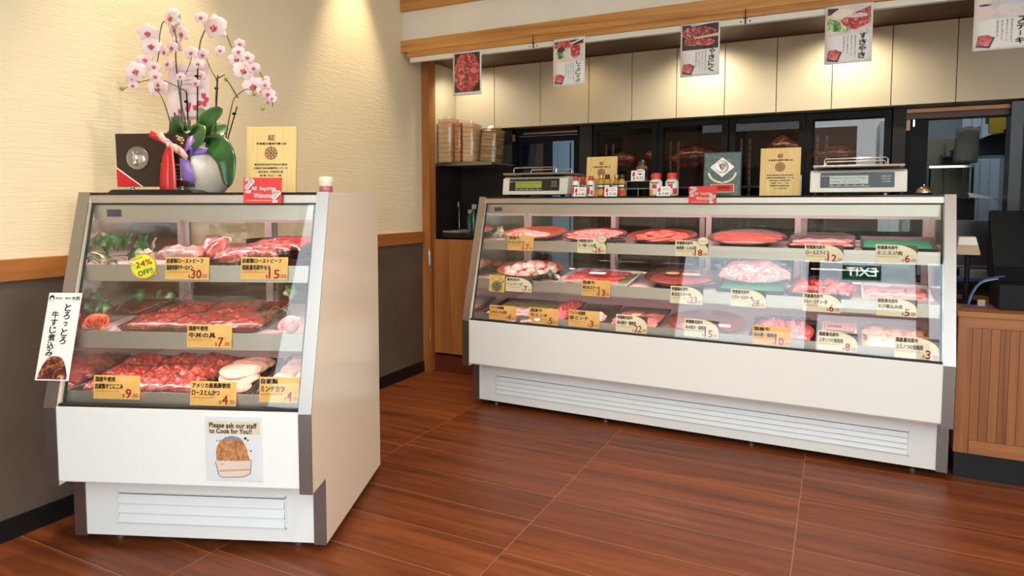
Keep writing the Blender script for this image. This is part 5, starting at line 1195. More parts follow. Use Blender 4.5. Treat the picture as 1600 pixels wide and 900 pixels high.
# ================================================================== ORCHID
def O(u, v, z): return SML.at(u, v, z)
PETW = N('orchid_petal', [(.3, (.80, .55, .58)), (.55, (.88, .72, .71)), (.75, (.92, .85, .80))], 40, rough=.5, rnd=True)
PETP = N('orchid_pink_petal', [(.3, (.74, .42, .47)), (.55, (.84, .60, .62)), (.75, (.90, .78, .76))], 40, rough=.5, rnd=True)
LIP = N('orchid_lip', [(.3, (.36, .02, .04)), (.6, (.55, .07, .07)), (.8, (.80, .42, .30))], 50, rough=.4, rnd=True)
OSTEM = N('orchid_stem', [(.3, (.025, .035, .01)), (.7, (.07, .09, .025))], 30, rough=.4)
OLEAF = N('orchid_leaf', [(.3, (.012, .055, .012)), (.7, (.03, .11, .02))], 12, (1, 4, 1), rough=.28, coat=.3)
def blossom_mesh(mat):
    """five petals facing -Y, unit radius"""
    m = MB()
    def petal(a, w, l, lift):
        def fn(i, j):
            s = (i - .5) * 2; q = math.sin(PI * min(1, j * .93 + .07)) ** .55; x = s * w * q; r = .08 + l * j
            y = -.05 - lift * j * (1 - j) * 1.2 + .12 * s * s * j + .12 * j * j
            return (x * math.cos(a) + r * math.sin(a), y, -x * math.sin(a) + r * math.cos(a))
        m.grid(fn, 8, 7)
    for a in (0, 2.25, -2.25): petal(a, .34, .84, .10)
    s0 = len(m.v)
    for a in (1.25, -1.25): petal(a, .52, .90, .20)
    for i in range(s0, len(m.v)): m.v[i] = (m.v[i][0], m.v[i][1] - .04, m.v[i][2])
    return m.mesh('blossom', mat, smooth=True)
BLW, BLP = blossom_mesh(PETW), blossom_mesh(PETP)
m = MB(); m.ell((0, -.16, -.10), .13, .16, .20, 10, 7).ell((.16, -.16, -.02), .12, .09, .13, 8, 6).ell((-.16, -.16, -.02), .12, .09, .13, 8, 6).ell((0, -.14, .12), .08, .10, .09, 8, 6).ell((0, -.30, -.24), .07, .06, .10, 8, 6)
LIPM = m.mesh('lip', LIP, smooth=True)
PV = .36; PU = -.595
t = thing('potted_orchid', SML.at(PU, PV, ZT), 'tall pink and white orchid in a pale glazed pot with a purple bow', 'potted plant')
POTM = N('pale_glazed_pot', [(.3, (.66, .57, .47)), (.7, (.72, .63, .53))], 6, rough=.2, coat=.2)
MB().lathe([(.060, 0), (.078, .004), (.108, .045), (.120, .090), (.116, .130), (.098, .165), (.086, .182), (.082, .190), (.078, .190), (.074, .170), (.001, .168)], 44).build('pot', POTM, t, smooth=True)
MB().lathe([(.074, .165), (.06, .178), (.03, .186), (.001, .188)], 24).build('moss', N('moss', [(.3, (.02, .03, .01)), (.7, (.10, .10, .04))], 90, rough=.9, bs=.8), t, smooth=True)
def L3(u, z, dv=0.): return (u - PU, dv, z - ZT)
STEMS = {'A': [(-.62, 1.37), (-.693, 1.432), (-.701, 1.489), (-.715, 1.537), (-.736, 1.585), (-.757, 1.600)],
 'B': [(-.63, 1.37), (-.665, 1.423), (-.671, 1.542), (-.686, 1.709), (-.682, 1.792), (-.696, 1.845), (-.73, 1.86), (-.747, 1.81), (-.753, 1.74), (-.774, 1.675), (-.794, 1.645), (-.851, 1.631), (-.899, 1.61)],
 'D': [(-.61, 1.37), (-.63, 1.428), (-.643, 1.53), (-.647, 1.596), (-.64, 1.637), (-.617, 1.672), (-.60, 1.719)], 'D2': [(-.647, 1.596), (-.675, 1.614), (-.712, 1.632)],
 'E': [(-.60, 1.37), (-.621, 1.428), (-.614, 1.601), (-.608, 1.761), (-.591, 1.819), (-.568, 1.854), (-.537, 1.859), (-.501, 1.818), (-.469, 1.75), (-.41, 1.728), (-.363, 1.657), (-.328, 1.586), (-.323, 1.539)],
 'F': [(-.57, 1.37), (-.539, 1.428), (-.532, 1.576), (-.527, 1.636), (-.548, 1.677), (-.565, 1.719)], 'F2': [(-.53, 1.642), (-.493, 1.659)],
 'G': [(-.54, 1.37), (-.497, 1.40), (-.479, 1.457), (-.459, 1.54), (-.445, 1.57), (-.401, 1.599), (-.371, 1.589)], 'G2': [(-.445, 1.57), (-.472, 1.623), (-.484, 1.64)]}
DV = {'A': -.03, 'B': .0, 'D': -.04, 'D2': -.04, 'E': .03, 'F': .0, 'F2': .0, 'G': -.02, 'G2': -.02}
def smooth_path(P, n=5):
    P = [Vector(p) for p in P]; out = []
    for i in range(len(P) - 1):
        p0, p1, p2, p3 = P[max(i - 1, 0)], P[i], P[i + 1], P[min(i + 2, len(P) - 1)]
        for k in range(n):
            s = k / n; out.append(.5 * ((2 * p1) + (-p0 + p2) * s + (2 * p0 - 5 * p1 + 4 * p2 - p3) * s * s + (-p0 + 3 * p1 - 3 * p2 + p3) * s ** 3))
    return out + [P[-1]]
for k, P in STEMS.items():
    path = smooth_path([L3(u, z, DV[k] * min(1, i / 2)) for i, (u, z) in enumerate(P)])
    MB().tube(path, [.0030 - .0018 * i / len(path) for i in range(len(path))], 7).build('flower_stem', OSTEM, t, smooth=True)
for k, (u0, z0, u1, z1) in enumerate([(-.70, 1.40, -.705, 1.52), (-.648, 1.40, -.655, 1.60), (-.617, 1.40, -.606, 1.72), (-.545, 1.40, -.528, 1.66), (-.50, 1.40, -.455, 1.54)]):
    MB().tube([L3(u0, z0, .01), L3(u1, z1, .012)], .0022, 6).build('support_stake', BLACKM, t)
    m = MB(); m.ell(L3(u1 + (u0 - u1) * .2, z1 + (z0 - z1) * .2, .005), .009, .006, .005, 8, 6); m.build('stake_clip', BLACKM, t)
FL = [(-0.785, 1.814, .021), (-0.776, 1.765, .022), (-0.81, 1.718, .016), (-0.818, 1.666, .021), (-0.884, 1.642, .013), (-0.838, 1.643, .013), (-0.836, 1.614, .012), (-0.761, 1.652, .014), (-0.754, 1.609, .021), (-0.716, 1.883, .019), (-0.683, 1.865, .023), (-0.667, 1.816, .018), (-0.702, 1.833, .016), (-0.701, 1.774, .016), (-0.671, 1.75, .014), (-0.702, 1.736, .012), (-0.691, 1.691, .014), (-0.537, 1.839, .028), (-0.561, 1.86, .014), (-0.599, 1.731, .015), (-0.617, 1.705, .015), (-0.559, 1.725, .014), (-0.573, 1.689, .013), (-0.598, 1.657, .012), (-0.643, 1.643, .010), (-0.598, 1.624, .010), (-0.509, 1.747, .012), (-0.469, 1.723, .018), (-0.435, 1.676, .023), (-0.404, 1.619, .024), (-0.389, 1.713, .014), (-0.375, 1.678, .014), (-0.429, 1.737, .014), (-0.44, 1.775, .012), (-0.357, 1.645, .010), (-0.339, 1.618, .012), (-0.333, 1.585, .016), (-0.353, 1.56, .008), (-0.301, 1.562, .010), (-0.367, 1.598, .010), (-0.767, 1.689, .014), (-0.728, 1.615, .014)]
rn = random.Random(11)
for k, (u, z, r) in enumerate(FL):
    dv = rn.uniform(-.055, .035) + (.02 if u > -.5 else 0); yaw = rn.uniform(-.4, .4) + (.5 if u < -.75 else -.45 if u < -.66 else .3 if u > -.5 else 0); sc = r * 1.95
    o = D.objects.new('blossom', BLW if r > .0175 else BLP); COL.objects.link(o); o.parent = t
    o.matrix_local = T(*L3(u, z, dv)) @ R(yaw * .6, 'Z') @ R(rn.uniform(-.1, .35), 'X') @ R(rn.uniform(-.3, .3), 'Y') @ Matrix.Scale(sc, 4)
    l = D.objects.new('lip', LIPM); COL.objects.link(l); l.parent = o
    # short flower stalk
    m = MB().tube([(0, .05, 0), (0, .5, .15), (.1, .9, .5)], .05, 5); s_ = m.build('flower_stalk', OSTEM, o)
for (u, z) in ((-.899, 1.61), (-.484, 1.64), (-.377, 1.585), (-.345, 1.53)):
    m = MB(); m.ell(L3(u, z, -.01), .008, .008, .010, 10, 8); m.build('bud', N('yellow_bud', [(.3, (.32, .30, .04)), (.7, (.50, .46, .10))], 40), t, smooth=True)
def oleaf(pts, w, name='leaf'):
    P = smooth_path(pts, 6); n = len(P); m = MB()
    def fn(i, j):
        p = P[min(n - 1, int(round(j * (n - 1))))]; q = P[min(n - 1, int(round(j * (n - 1))) + 1)]; d = (q - p) if (q - p).length > 1e-6 else (p - P[-2])
        side = d.cross(Vector((0, -1, .25))).normalized(); s = (i - .5) * 2; ww = w * math.sin(PI * min(.999, .10 + .90 * j)) ** .55
        return p + side * s * ww + Vector((0, -.25, .1)) * abs(s) * ww * .5
    m.grid(lambda i, j: tuple(fn(i, j)), 6, n - 1).build(name, OLEAF, t, smooth=True, solid=.0018)
oleaf([(.02, -.03, .18), (.06, -.07, .26), (.13, -.08, .31)], .036)
oleaf([(.03, -.05, .185), (.11, -.10, .175), (.165, -.13, .12), (.175, -.14, .02)], .042)
oleaf([(-.01, -.05, .18), (-.03, -.09, .235), (.0, -.12, .265)], .045)
oleaf([(-.02, -.03, .18), (-.06, -.05, .25), (-.075, -.05, .275)], .030)
oleaf([(.0, -.06, .18), (.04, -.10, .22), (.06, -.14, .16)], .040)
oleaf([(0, .03, .18), (.02, .08, .24), (.05, .11, .27)], .035)
oleaf([(-.04, .0, .18), (-.10, .0, .22), (-.14, -.01, .19)], .03)
PURP = M('purple_satin', (.30, .17, .52), .32)
m = MB(); K = Vector((-.01, -.118, .150))
for s_, w in ((-1, .022), (1, .026)):
    band(m, [K, K + Vector((s_ * .030, -.018, .022)), K + Vector((s_ * .048, -.020, .034)), K + Vector((s_ * .050, -.006, .012)), K + Vector((s_ * .026, .0, -.004)), K], [.006, w, w, w * .9, w * .7, .006], (s_ * .25, 0, 1))
band(m, [K + Vector((0, -.004, 0)), K + Vector((.022, -.016, -.045)), K + Vector((.030, -.012, -.10)), K + Vector((.020, .004, -.125))], [.010, .020, .024, .014])
band(m, [K, K + Vector((-.03, -.006, -.01)), K + Vector((-.062, .012, -.03))], [.008, .016, .018], (.2, 0, 1))
band(m, [(.122 * math.sin(a), -.112 * math.cos(a), .145 + .01 * math.sin(2 * a)) for a in [-1.6 + .2 * k for k in range(17)]], .012, (0, 0, 1))
m.ell(K + Vector((0, -.006, 0)), .011, .010, .013); m.build('purple_bow', PURP, t, solid=.001, smooth=True)
t2 = thing('greeting_card', SML.at(-.6485, .375, 1.492, 0, -.03), 'pink greeting card with red tulips held among the orchid stems', 'card')
MB().box(-.083, .083, 0, .0015, 0, .212).build('card', N('pink_card', [(.3, (.78, .58, .58)), (.7, (.86, .70, .69))], 15, rough=.5), t2)
m = MB()
for i, (a, b_) in enumerate(((-.04, .02), (-.055, .03), (-.05, .035), (-.03, .02), (-.06, .0), (-.045, .04))): put_text(m, ['Congratulations', 'on the opening of your', 'new shop and wishing', 'every success', 'With love', 'from your friends'][i], a, b_, .182 - .017 * i, .189 - .017 * i, -.001)
m.build('lettering', M('grey_ink', (.25, .18, .2), .6), t2)
for k, (x, z) in enumerate(((-.035, .030), (-.005, .040), (.000, .055), (.025, .045), (.042, .062), (.062, .060), (.070, .075), (.045, .035), (.060, .090))):
    m = MB(); poly(m, [(x - .010, z + .004), (x - .006, z - .010), (x + .006, z - .010), (x + .010, z + .004), (x + .007, z + .013), (x + .003, z + .007), (x, z + .014), (x - .003, z + .007), (x - .007, z + .013)], -.0012 - .0002 * k); m.build('tulip_picture', M('tulip_red', (.55, .05, .09), .5), t2)
m = MB()
for k in range(9): x = .030 + .005 * k; poly(m, [(x, .012), (x + .003, .012), (x + .010 - k * .002, .042), (x + .004 - k * .002, .040)], -.004)
m.build('leaf_picture', M('leaf_print_green', (.28, .42, .14), .5), t2)
m = MB(); rect(m, -.083, .083, .008, .012, -.001); rect(m, -.083, .083, .002, .005, -.001); m.build('border_print', M('mauve_print', (.35, .12, .18), .5), t2)
MB().tube([(0, .004, .05), (0, .006, -.10)], .0022, 6).build('card_stick', BLACKM, t2)

# ================================================================== KITCHEN
t = thing('worktop', T(-2.2, 4.15, .0), 'dark kitchen worktop behind the swing gate', 'worktop')
MB().box(-.345, .30, -.20, .20, .93, .965).build('top', DARKGLOSS, t, bevel=.002)
MB().box(-.345, .29, -.14, .19, 0, .93).build('carcass', BLACKWOOD, t)
MB().box(-.345, .29, -.19, -.14, .80, .925).build('front_rail', BLACK, t)
t = thing('cutting_board', T(-2.42, 4.06, .966), 'small pale cutting board lying on the dark worktop', 'board')
MB().box(-.075, .06, -.06, .10, 0, .012).build('board', M('pale_board', (.45, .38, .28), .5), t, bevel=.003)
def spray(x, y, h, col, label, group=None, nm='spray_bottle'):
    t = thing(nm, T(x, y, .9655), label, 'bottle', group)
    MB().lathe([(.020, 0), (.024, .003), (.024, h * .62), (.010, h * .78), (.009, h * .82)], 16).build('bottle_body', col, t, smooth=True)
    MB().box(-.012, .022, -.008, .008, h * .82, h).build('trigger_head', M('pale_plastic', (.55, .52, .46), .4), t, bevel=.002)
spray(-2.365, 4.22, .20, M('dark_green_bottle', (.02, .13, .08), .2, coat=.4), 'green spray bottle with a pale head on the worktop')
spray(-2.415, 4.25, .16, M('smoked_bottle', (.10, .10, .09), .2), 'smoky shorter bottle left of the green spray bottle')
t = thing('folded_cloth', T(-2.44, 4.26, .966), 'small white folded cloth at the back of the worktop', 'cloth')
MB().box(-.05, .05, -.02, .03, 0, .012).build('cloth', PAPER, t, bevel=.004)
t = thing('tap', T(-2.50, 4.24, .966), 'small chrome tap at the left end of the worktop', 'tap')
MB().tube([(0, 0, 0), (0, 0, .16), (.01, -.01, .20), (.03, -.06, .21), (.03, -.07, .18)], .008, 10).build('spout', CHROME, t, smooth=True)
# shelf with bags of foam trays
t = thing('wall_shelf', T(-2.32, 4.20, 1.440), 'dark steel wall shelf carrying bagged foam trays', 'shelf')
MB().box(-.225, .22, -.20, .14, 0, .014).build('board', DSTEEL, t)
MB().box(-.225, .22, -.204, -.20, -.006, .018).build('front_lip', DSTEEL, t)
FOAM = N('foam_tray_stack', [(.35, (.80, .50, .26)), (.65, (.88, .62, .38))], 5, (1, 1, 20), rough=.5)
FOAMO = N('orange_tray_stack', [(.35, (.60, .22, .07)), (.65, (.74, .34, .14))], 5, (1, 1, 20), rough=.5)
STRAW = N('straw_tray_stack', [(.35, (.22, .12, .04)), (.6, (.48, .30, .12))], 9, (1, 1, 14), rough=.6)
def traybag(x, y, w, d, h, mat, label, seed, lean=0.):
    t = thing('bagged_trays', T(x, y, 1.4585) @ R(lean, 'Y'), label, 'packaging', 'bagged foam trays on the wall shelf')
    m = MB(); n = 9
    for k in range(n): m.prism([(-w / 2 + .012, 0), (w / 2 - .012, 0), (w / 2 - .004, h / n - .003), (-w / 2 + .004, h / n - .003)], -d / 2 + .01, d / 2 - .01, 'Y'); m.xf(T(0, 0, 0))
    m = MB()
    for k in range(n): z0 = .004 + (h - .01) * k / n; m.prism([(-w / 2 + .010, z0), (w / 2 - .010, z0), (w / 2 - .004, z0 + (h - .01) / n - .002), (-w / 2 + .004, z0 + (h - .01) / n - .002)], -d / 2 + .01, d / 2 - .01, 'Y')
    m.build('tray_stack', mat, t)
    m = MB(); seg = 28
    def fn(i, j):
        a = 2 * PI * i; q = 1. / max(abs(math.cos(a)), abs(math.sin(a))) ** .85; e = 1 if j < .85 else 1 - (j - .85) * 3.5
        nz = 1 + .05 * noise.noise(Vector((math.cos(a) * 4, math.sin(a) * 4, j * 7 + seed)))
        return (w / 2 * math.cos(a) * q * e * nz, d / 2 * math.sin(a) * q * e * nz, (h + .012 + (.03 * abs(noise.noise(Vector((a * 2, seed, 0)))) if j > .95 else 0)) * j)
    m.grid(fn, seg, 16).build('plastic_bag', FILM2, t, smooth=True)
traybag(-2.478, 4.06, .115, .13, .315, FOAM, 'tallest bag of peach foam trays, leftmost on the wall shelf', 1)
traybag(-2.378, 4.07, .060, .13, .285, FOAMO, 'narrow bag of orange foam trays, second on the wall shelf', 2)
traybag(-2.293, 4.07, .095, .14, .270, FOAM, 'bag of peach foam trays, third on the wall shelf', 3)
traybag(-2.170, 4.12, .125, .15, .235, STRAW, 'crumpled bag of straw coloured trays at the right end of the shelf', 4, .10)
# left sliding door to the back room
DKFR = M('black_door_frame', (.005, .005, .007), .5, spec=.15)
t = thing('sliding_door', T(-1.86, YB + .02, 0), 'black framed glazed sliding door behind the left scale', 'door')
m = MB().box(-.26, -.235, 0, .06, 0, 1.70).box(.235, .26, 0, .06, 0, 1.70).box(-.26, .26, 0, .06, 1.66, 1.71); m.build('frame', DKFR, t)
m = MB().box(-.232, -.19, .025, .045, .0, 1.655).box(-.03, .035, .025, .045, 0, 1.655).box(-.19, -.03, .025, .045, 1.60, 1.655).box(-.19, -.03, .025, .045, 0, .3); lf = m.build('door_leaf', DKFR, t)
MB().box(-.19, -.03, .030, .036, .3, 1.60).build('pane', glassmat('smoked_glass', (.10, .12, .16), .06), lf)
m = MB().box(.195, .234, .045, .055, 0, 1.655).box(.035, .195, .045, .055, 1.615, 1.655).box(.165, .172, .046, .054, 0, 1.6); m.build('fixed_frame', DKFR, t)
MB().box(-.17, .24, -.012, .0, 1.665, 1.678).build('copper_rail', M('copper_strip', (.30, .12, .05), .4, .5), t)
MB().box(-.258, -.240, -.014, .0, 1.62, 1.67).build('bracket', M('bronze_bracket', (.35, .20, .12), .4, .5), t)
# glazed fridges
FRB = M('fridge_black', (.006, .005, .005), .5, spec=.15); FRIN = M('fridge_inside', (.12, .085, .065), .5); SLOTM = M('slotted_strip', (.34, .28, .22), .4, .4)
HUNK = N('smoked_meat_joint', [(.3, (.12, .02, .012)), (.5, (.30, .07, .04)), (.7, (.50, .22, .14))], 18, detail=5, dist=1.2, rough=.35, coat=.4, rnd=True, bs=.4)
def fridge(x0, x1, doors, label):
    w = x1 - x0; cx = (x0 + x1) / 2
    t = thing('glass_door_fridge', T(cx, YB, 0), label, 'refrigerator', 'black glazed fridges behind the long showcase')
    h = w / 2
    m = MB().box(-h, -h + .03, .03, .62, 0, 1.705).box(h - .03, h, .03, .62, 0, 1.705).box(-h + .03, h - .03, .60, .62, 0, 1.705).box(-h + .03, h - .03, .03, .60, 0, .10).box(-h + .03, h - .03, .03, .60, 1.69, 1.705); m.build('cabinet_body', FRB, t)
    MB().box(-h + .03, h - .03, .585, .60, .10, 1.69).build('inner_back', FRIN, t)
    for z in (1.27, .85, .45): MB().box(-h + .03, h - .03, .10, .585, z, z + .012).build('wire_shelf', M('fridge_shelf', (.25, .22, .20), .35, .6), t)
    for k, (a, b_) in enumerate(doors):
        a -= cx; b_ -= cx
        m = MB().box(a, a + .035, 0, .03, .05, 1.70).box(b_ - .035, b_, 0, .03, .05, 1.70).box(a + .035, b_ - .035, 0, .03, 1.665, 1.70).box(a + .035, b_ - .035, 0, .03, .05, .12)
        d = m.build('door', FRB, t, bevel=.002)
        MB().box(a + .035, b_ - .035, .010, .016, .12, 1.665).build('door_glass', DGLASS2 if b_ + cx > .2 else DGLASS, d)
        hx = b_ - .026 if k == 0 or True else a
        MB().box(hx, hx + .014, -.016, -.001, 1.18, 1.34).build('door_handle', M('pale_handle', (.55, .52, .48), .3, .3), d, bevel=.003)
        for x in (a + .055, a + .105):
            m = MB().box(x, x + .012, .10, .104, .12, 1.58); s_ = m.build('slotted_upright', SLOTM, t)
            m = MB()
            for q in range(18): m.box(x + .004, x + .008, .099, .1002, .90 + q * .037, .915 + q * .037)
            m.build('slots', BLACKM, s_)
    return t
fridge(-1.50, -.615, ((-1.50, -1.06), (-1.055, -.620)), 'left black fridge with two glass doors, behind the spice jars and green award')
fridge(-.610, .268, ((-.610, -.178), (-.174, .265)), 'right black fridge with two glass doors, behind the right scale')
area('fridge_lamp', (-1.05, YB + .10, 1.66), (.35, 0, 0), .7, .03, .55, (1, .72, .5)); area('fridge_lamp', (-.17, YB + .10, 1.66), (.35, 0, 0), .7, .03, .55, (1, .75, .58))
def joint(x, z, w, h, d, rot, label, seed, y=YB + .28):
    t = thing('meat_joint', T(x, y, z) @ R(rot, 'Y'), label, 'meat', 'wrapped meat joints in the fridges')
    m = MB(); m.ell((0, 0, h / 2), w / 2, d / 2, h / 2, 20, 14)
    m.v = [tuple(Vector(v) * (1 + .12 * noise.noise(Vector(v) * 14 + Vector((seed, 0, 0))))) for v in m.v]; m.build('meat', HUNK, t, smooth=True)
    m = MB(); m.ell((0, 0, h / 2), w / 2 + .006, d / 2 + .006, h / 2 + .005, 20, 14)
    m.v = [tuple(Vector(v) * (1 + .12 * noise.noise(Vector(v) * 14 + Vector((seed, 0, 0))) + .02 * noise.noise(Vector(v) * 60))) for v in m.v]; m.build('plastic_wrap', FILM2, t, smooth=True)
joint(-1.375, 1.415, .24, .12, .2, -.05, 'dark wrapped meat joint behind the wooden certificate in the left fridge', 1)
joint(-1.140, 1.415, .16, .14, .2, .1, 'dark wrapped meat joint behind the jar on the riser in the left fridge', 2)
joint(-.88, 1.40, .34, .16, .22, -.12, 'long wrapped meat joint above the green award in the left fridge', 3)
joint(-.33, 1.415, .25, .19, .2, .35, 'tilted reddish meat joint above the right certificate in the right fridge', 4)
joint(-.02, 1.40, .28, .13, .2, 0, 'wrapped meat joint behind the right scale in the right fridge', 5)
# hanging rail / header pieces at the right opening
struct('trim_6', MB().box(.335, .86, YB - .02, YB + .02, 1.672, 1.692), M('copper_strip', ())); struct('trim_7', MB().box(.335, .86, YB, YB + .12, 1.64, 1.672), DARKWOOD)
t = thing('sliding_door', T(.39, YB + .03, 0), 'plain black sliding door leaf at the left of the right opening', 'door')
MB().box(-.055, .055, 0, .035, 0, 1.66).build('door_leaf', DKFR, t, bevel=.002); MB().box(-.052, -.034, -.012, -.001, 1.58, 1.66).build('bracket', M('bronze_bracket', ()), t); MB().box(-.02, -.012, -.012, -.001, 1.60, 1.65).build('latch', CHROME, t)

# ================================================================== BACK ROOM (seen through the right opening)
t = thing('steel_rack', T(.64, 5.0, 0), 'chromed wire rack in the dim back room', 'rack')
for x in (-.115, .11):
    for y in (0, .3): MB().tube([(x, y, 0), (x, y, 1.40)], .008, 8).build('post', CHROME, t, smooth=True)
for z in (.6, 1.0, 1.395): MB().box(-.12, .12, -.01, .31, z, z + .014).build('rack_shelf', CHROME, t)
t = thing('storage_locker', T(.60, 5.45, 0), 'tall olive grey locker behind the wire rack', 'cupboard')
MB().box(-.10, .20, 0, .4, 0, 1.62).build('body', M('olive_grey', (.20, .18, .10), .5), t, bevel=.003); MB().box(-.095, .045, -.012, 0, .05, 1.58).build('door', M('olive_grey', ()), t); MB().box(.055, .195, -.012, 0, .05, 1.58).build('door', M('olive_grey', ()), t)
t = thing('plastic_sack', T(.70, 4.95, 1.42), 'pale translucent sack on top of the wire rack', 'bag')
m = MB()
def sackf(i, j):
    a = 2 * PI * i; q = 1 / max(abs(math.cos(a)), abs(math.sin(a))) ** .6; p = 1 + .05 * math.sin(9 * a) * (1 - j)
    return (.060 * math.cos(a) * q * p + .012 * j, .05 * math.sin(a) * q * p * (1 - .7 * j), .215 * j + .008 * math.sin(3 * a) * j)
m.grid(sackf, 36, 8).build('sack', M('milky_plastic', (.17, .17, .12), .45), t, smooth=True, solid=.002)
t = thing('shopping_bag', T(.86, 4.99, 1.60), 'yellow paper bag hanging high in the back room', 'bag')
MB().prism([(-.035, 0), (.035, .0), (.045, .11), (-.045, .12)], 0, .03, 'Y').build('bag', M('yellow_bag', (.62, .42, .03), .5), t); MB().box(-.055, -.04, 0, .03, .06, .11).build('bag_side', M('dark_green_bottle', ()), t); MB().tube([(0, .015, .11), (0, .015, .90)], .002, 6).build('hanging_cord', BLACK, t)
t = thing('range_hood', T(.80, 5.06, 1.47), 'dark extractor hood with a bright rim in the back room', 'hood')
MB().prism([(-.18, 0), (.25, 0), (.25, .20), (.16, .17), (-.18, .03)], 0, .36, 'Y').build('canopy', M('dark_hood', (.05, .06, .08), .25, .6), t)
MB().prism([(-.02, .088), (.15, .160), (.15, .172), (-.02, .100)], -.012, 0, 'Y').build('bright_rim', CHROME, t)
t = thing('desk_lamp', T(.77, 4.62, 1.0), 'white articulated clip lamp in the back room opening', 'lamp')
MB().tube([(.13, .05, .0), (.06, .02, .19), (0, 0, .21)], .006, 8).tube([(0, 0, .21), (-.01, 0, .30)], .002, 6).build('arm', M('pale_plastic', ()), t, smooth=True)
MB().tube([(.13, .05, -1.0), (.13, .05, .0)], .008, 8).build('post', BLACK, t, smooth=True)
MB().prism([(-.10, .235), (.02, .205), (.02, .195), (-.09, .205)], -.03, .03, 'Y').build('lamp_head', M('pale_plastic', ()), t, bevel=.003)
t = thing('knife_block', T(.67, 4.75, 0), 'tall black ridged cabinet before the pale wall of the back room', 'cabinet')
MB().box(-.03, .06, 0, .2, 0, 1.20).build('body', BLACK, t)
for k in range(9): MB().box(-.045, -.028, 0, .02, .98 + k * .025, .990 + k * .025).build('ridge', M('grey_ridge', (.25, .27, .28), .3, .5), t)
t = thing('roller_blind', T(.93, 5.9, 1.0), 'pale blue hanging strip curtain at the rear of the back room', 'curtain')
for k in range(4): MB().box(-.12 + k * .06, -.065 + k * .06, .003 * (k % 2), .003 + .003 * (k % 2), 0, 1.5).build('strip', M('pale_strip', (.50, .58, .66), .3), t)
struct('trim_8', MB().box(.80, .852, YB - .06, YB + .06, 0, 1.70), M('navy_black_panel', (.012, .014, .022), .3)); 
t = thing('computer_monitor', T(.645, 4.12, .80), 'grey computer screen standing behind the pole display', 'monitor')
MB().box(-.115, .115, 0, .03, .03, .285).build('screen_housing', M('dim_grey_screen', (.035, .035, .045), .25), t, bevel=.003); MB().box(.06, .068, -.004, -.001, .10, .18).build('screen_mark', M('screen_green', (.10, .35, .02), .4), t)
MB().box(-.10, .10, -.004, -.001, .045, .050).build('bezel_line', M('grey_ridge', ()), t); MB().box(-.03, .03, .0, .08, -.02, .03).build('stand', BLACK, t)
t = thing('back_desk', T(.95, 4.12, 0), 'black low desk behind the oak counter', 'desk')
MB().box(-.43, .9, -.13, .15, .76, .78).build('desk_top', BLACK, t); MB().box(-.42, .88, -.10, .13, 0, .76).build('desk_body', BLACKWOOD, t)
t = thing('document_tray', T(.66, 4.0, .78), 'blue and pale grey trays stacked on the black desk', 'tray')
MB().box(-.10, .08, -.0, .12, 0, .016).build('blue_tray', M('royal_blue', (.02, .07, .20), .4), t, bevel=.002); MB().box(-.08, .05, -.0, .12, .0165, .055).build('pale_tray', M('grey_ridge', ()), t, bevel=.002)

# ================================================================== OAK COUNTER AT THE RIGHT
t = thing('oak_counter', T(.47, 3.30, 0), 'oak counter with vertical slats, right of the long showcase', 'counter')
CW = XR - .47 - .005
MB().box(0, CW, .012, .60, .122, .70).build('carcass', COUNTER_OAKZ, t)
MB().box(-.005, CW, -.004, .62, .70, .722).build('counter_top', wood('counter_top_oak', (.22, .07, .02), (.34, .13, .035), (.42, .18, .055), 'X'), t, bevel=.002)
MB().box(0, CW, 0, .012, .656, .70).build('top_rail', COUNTER_OAK, t, bevel=.001); MB().box(.052, CW, -.001, .012, .124, .18).build('bottom_rail', COUNTER_OAK, t, bevel=.001)
MB().box(0, .050, 0, .012, .124, .656).build('stile', COUNTER_OAKZ, t, bevel=.001)
MB().box(.05, CW, .0085, .0115, .18, .656).build('groove_back', M('dark_groove', (.05, .02, .01), .7), t)
for k in range(int((CW - .05) / .0316)):
    MB().box(.0515 + k * .0316, .0515 + k * .0316 + .0302, .002, .0084, .181, .655).build('slat', SLATW, t, bevel=.0008)
MB().box(.01, CW, .05, .58, 0, .122).build('toe_kick', BLACKTRIM, t)
t = thing('cash_drawer', T(.80, 3.50, .7225), 'black box at the right end of the oak counter', 'till')  # black box taken for a cash drawer
MB().box(-.175, .2, -.08, .12, 0, .105).build('housing', M('navy_black', (.007, .008, .011), .5, spec=.2), t, bevel=.004)
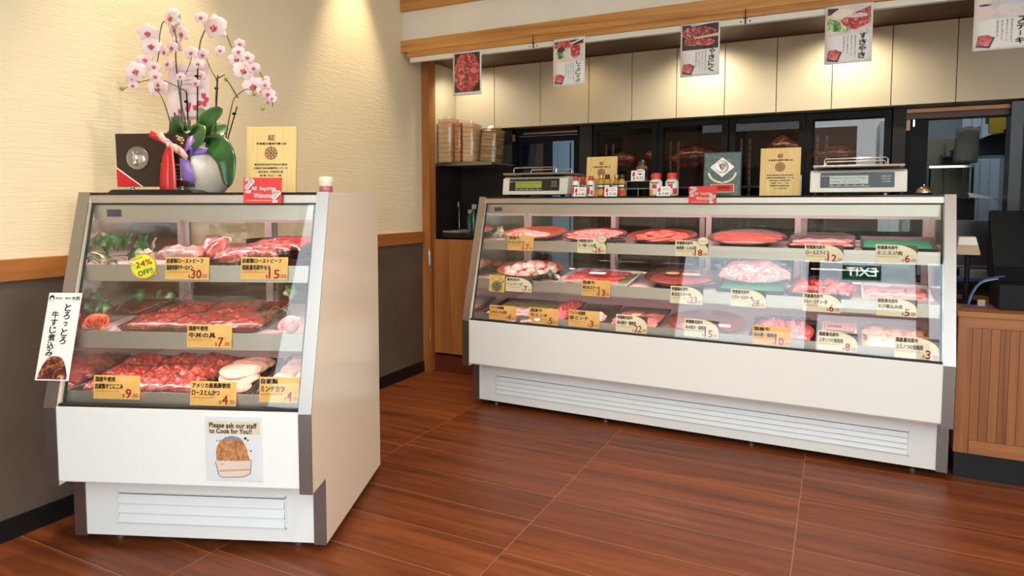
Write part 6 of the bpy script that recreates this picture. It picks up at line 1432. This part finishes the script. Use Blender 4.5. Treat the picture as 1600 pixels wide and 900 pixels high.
t = thing('till_terminal', T(.80, 3.62, .829), 'black till screen seen from behind, above the black box', 'till')
MB().prism([(-.06, 0), (.10, .0), (.17, .02), (.19, .30), (.17, .31), (.02, .06)], -.16, .18, 'X').build('screen_housing', BLACK, t, bevel=.004)
MB().box(-.03, .06, .06, .10, .27, .278).build('brown_edge', M('bronze_bracket', ()), t)
t = thing('customer_display', T(.535, 3.60, .7225), 'tan topped customer display on a thin black pole', 'display')
MB().lathe([(.05, 0), (.05, .012), (.012, .018), (.010, .22)], 20, (0, .0, 0)).build('pole', BLACK, t, smooth=True)
MB().prism([(-.045, .225), (.045, .225), (.026, .300), (-.040, .300)], -.02, .02, 'Y').build('display_head', M('tan_plastic', (.50, .36, .22), .45), t, bevel=.004)
MB().prism([(-.040, .262), (.034, .262), (.024, .297), (-.036, .297)], -.022, -.0205, 'Y').build('display_face', M('bright_display', (.80, .78, .72), .4), t)
MB().box(-.044, .044, -.026, .024, .218, .228).build('display_base', M('tan_plastic', ()), t, bevel=.003)
for k, (nm, col, P) in enumerate((('network_cable', (.03, .10, .30), [(.53, 3.50, .727), (.535, 3.50, .76), (.56, 3.50, .815), (.60, 3.50, .845), (.66, 3.52, .856)]), ('network_cable', (.40, .46, .52), [(.535, 3.52, .727), (.55, 3.52, .78), (.58, 3.52, .825), (.64, 3.54, .842)]), ('network_cable', (.02, .05, .22), [(.50, 3.46, .7265), (.56, 3.45, .7265), (.60, 3.45, .7265), (.62, 3.455, .7265)]))):
    m = MB().tube(smooth_path(P), .0032, 8); o = m.build('network_cable', M(f'cable_jacket_{"abc"[k]}', col, .4), smooth=True)
    tag(o, ['blue cable curving up from the oak counter to the till', 'pale grey cable beside the blue one on the oak counter', 'dark blue cable lying flat on the oak counter'][k], 'cable')
t = thing('power_plug', T(.575, 3.50, .723), 'small tan plug lying among the cables on the oak counter', 'plug')
MB().box(-.012, .016, -.01, .01, 0, .028).build('plug_body', M('tan_plastic', ()), t, bevel=.003)

for _o in list(D.objects):
    if _o.name.startswith("lettering_source"): D.objects.remove(_o)
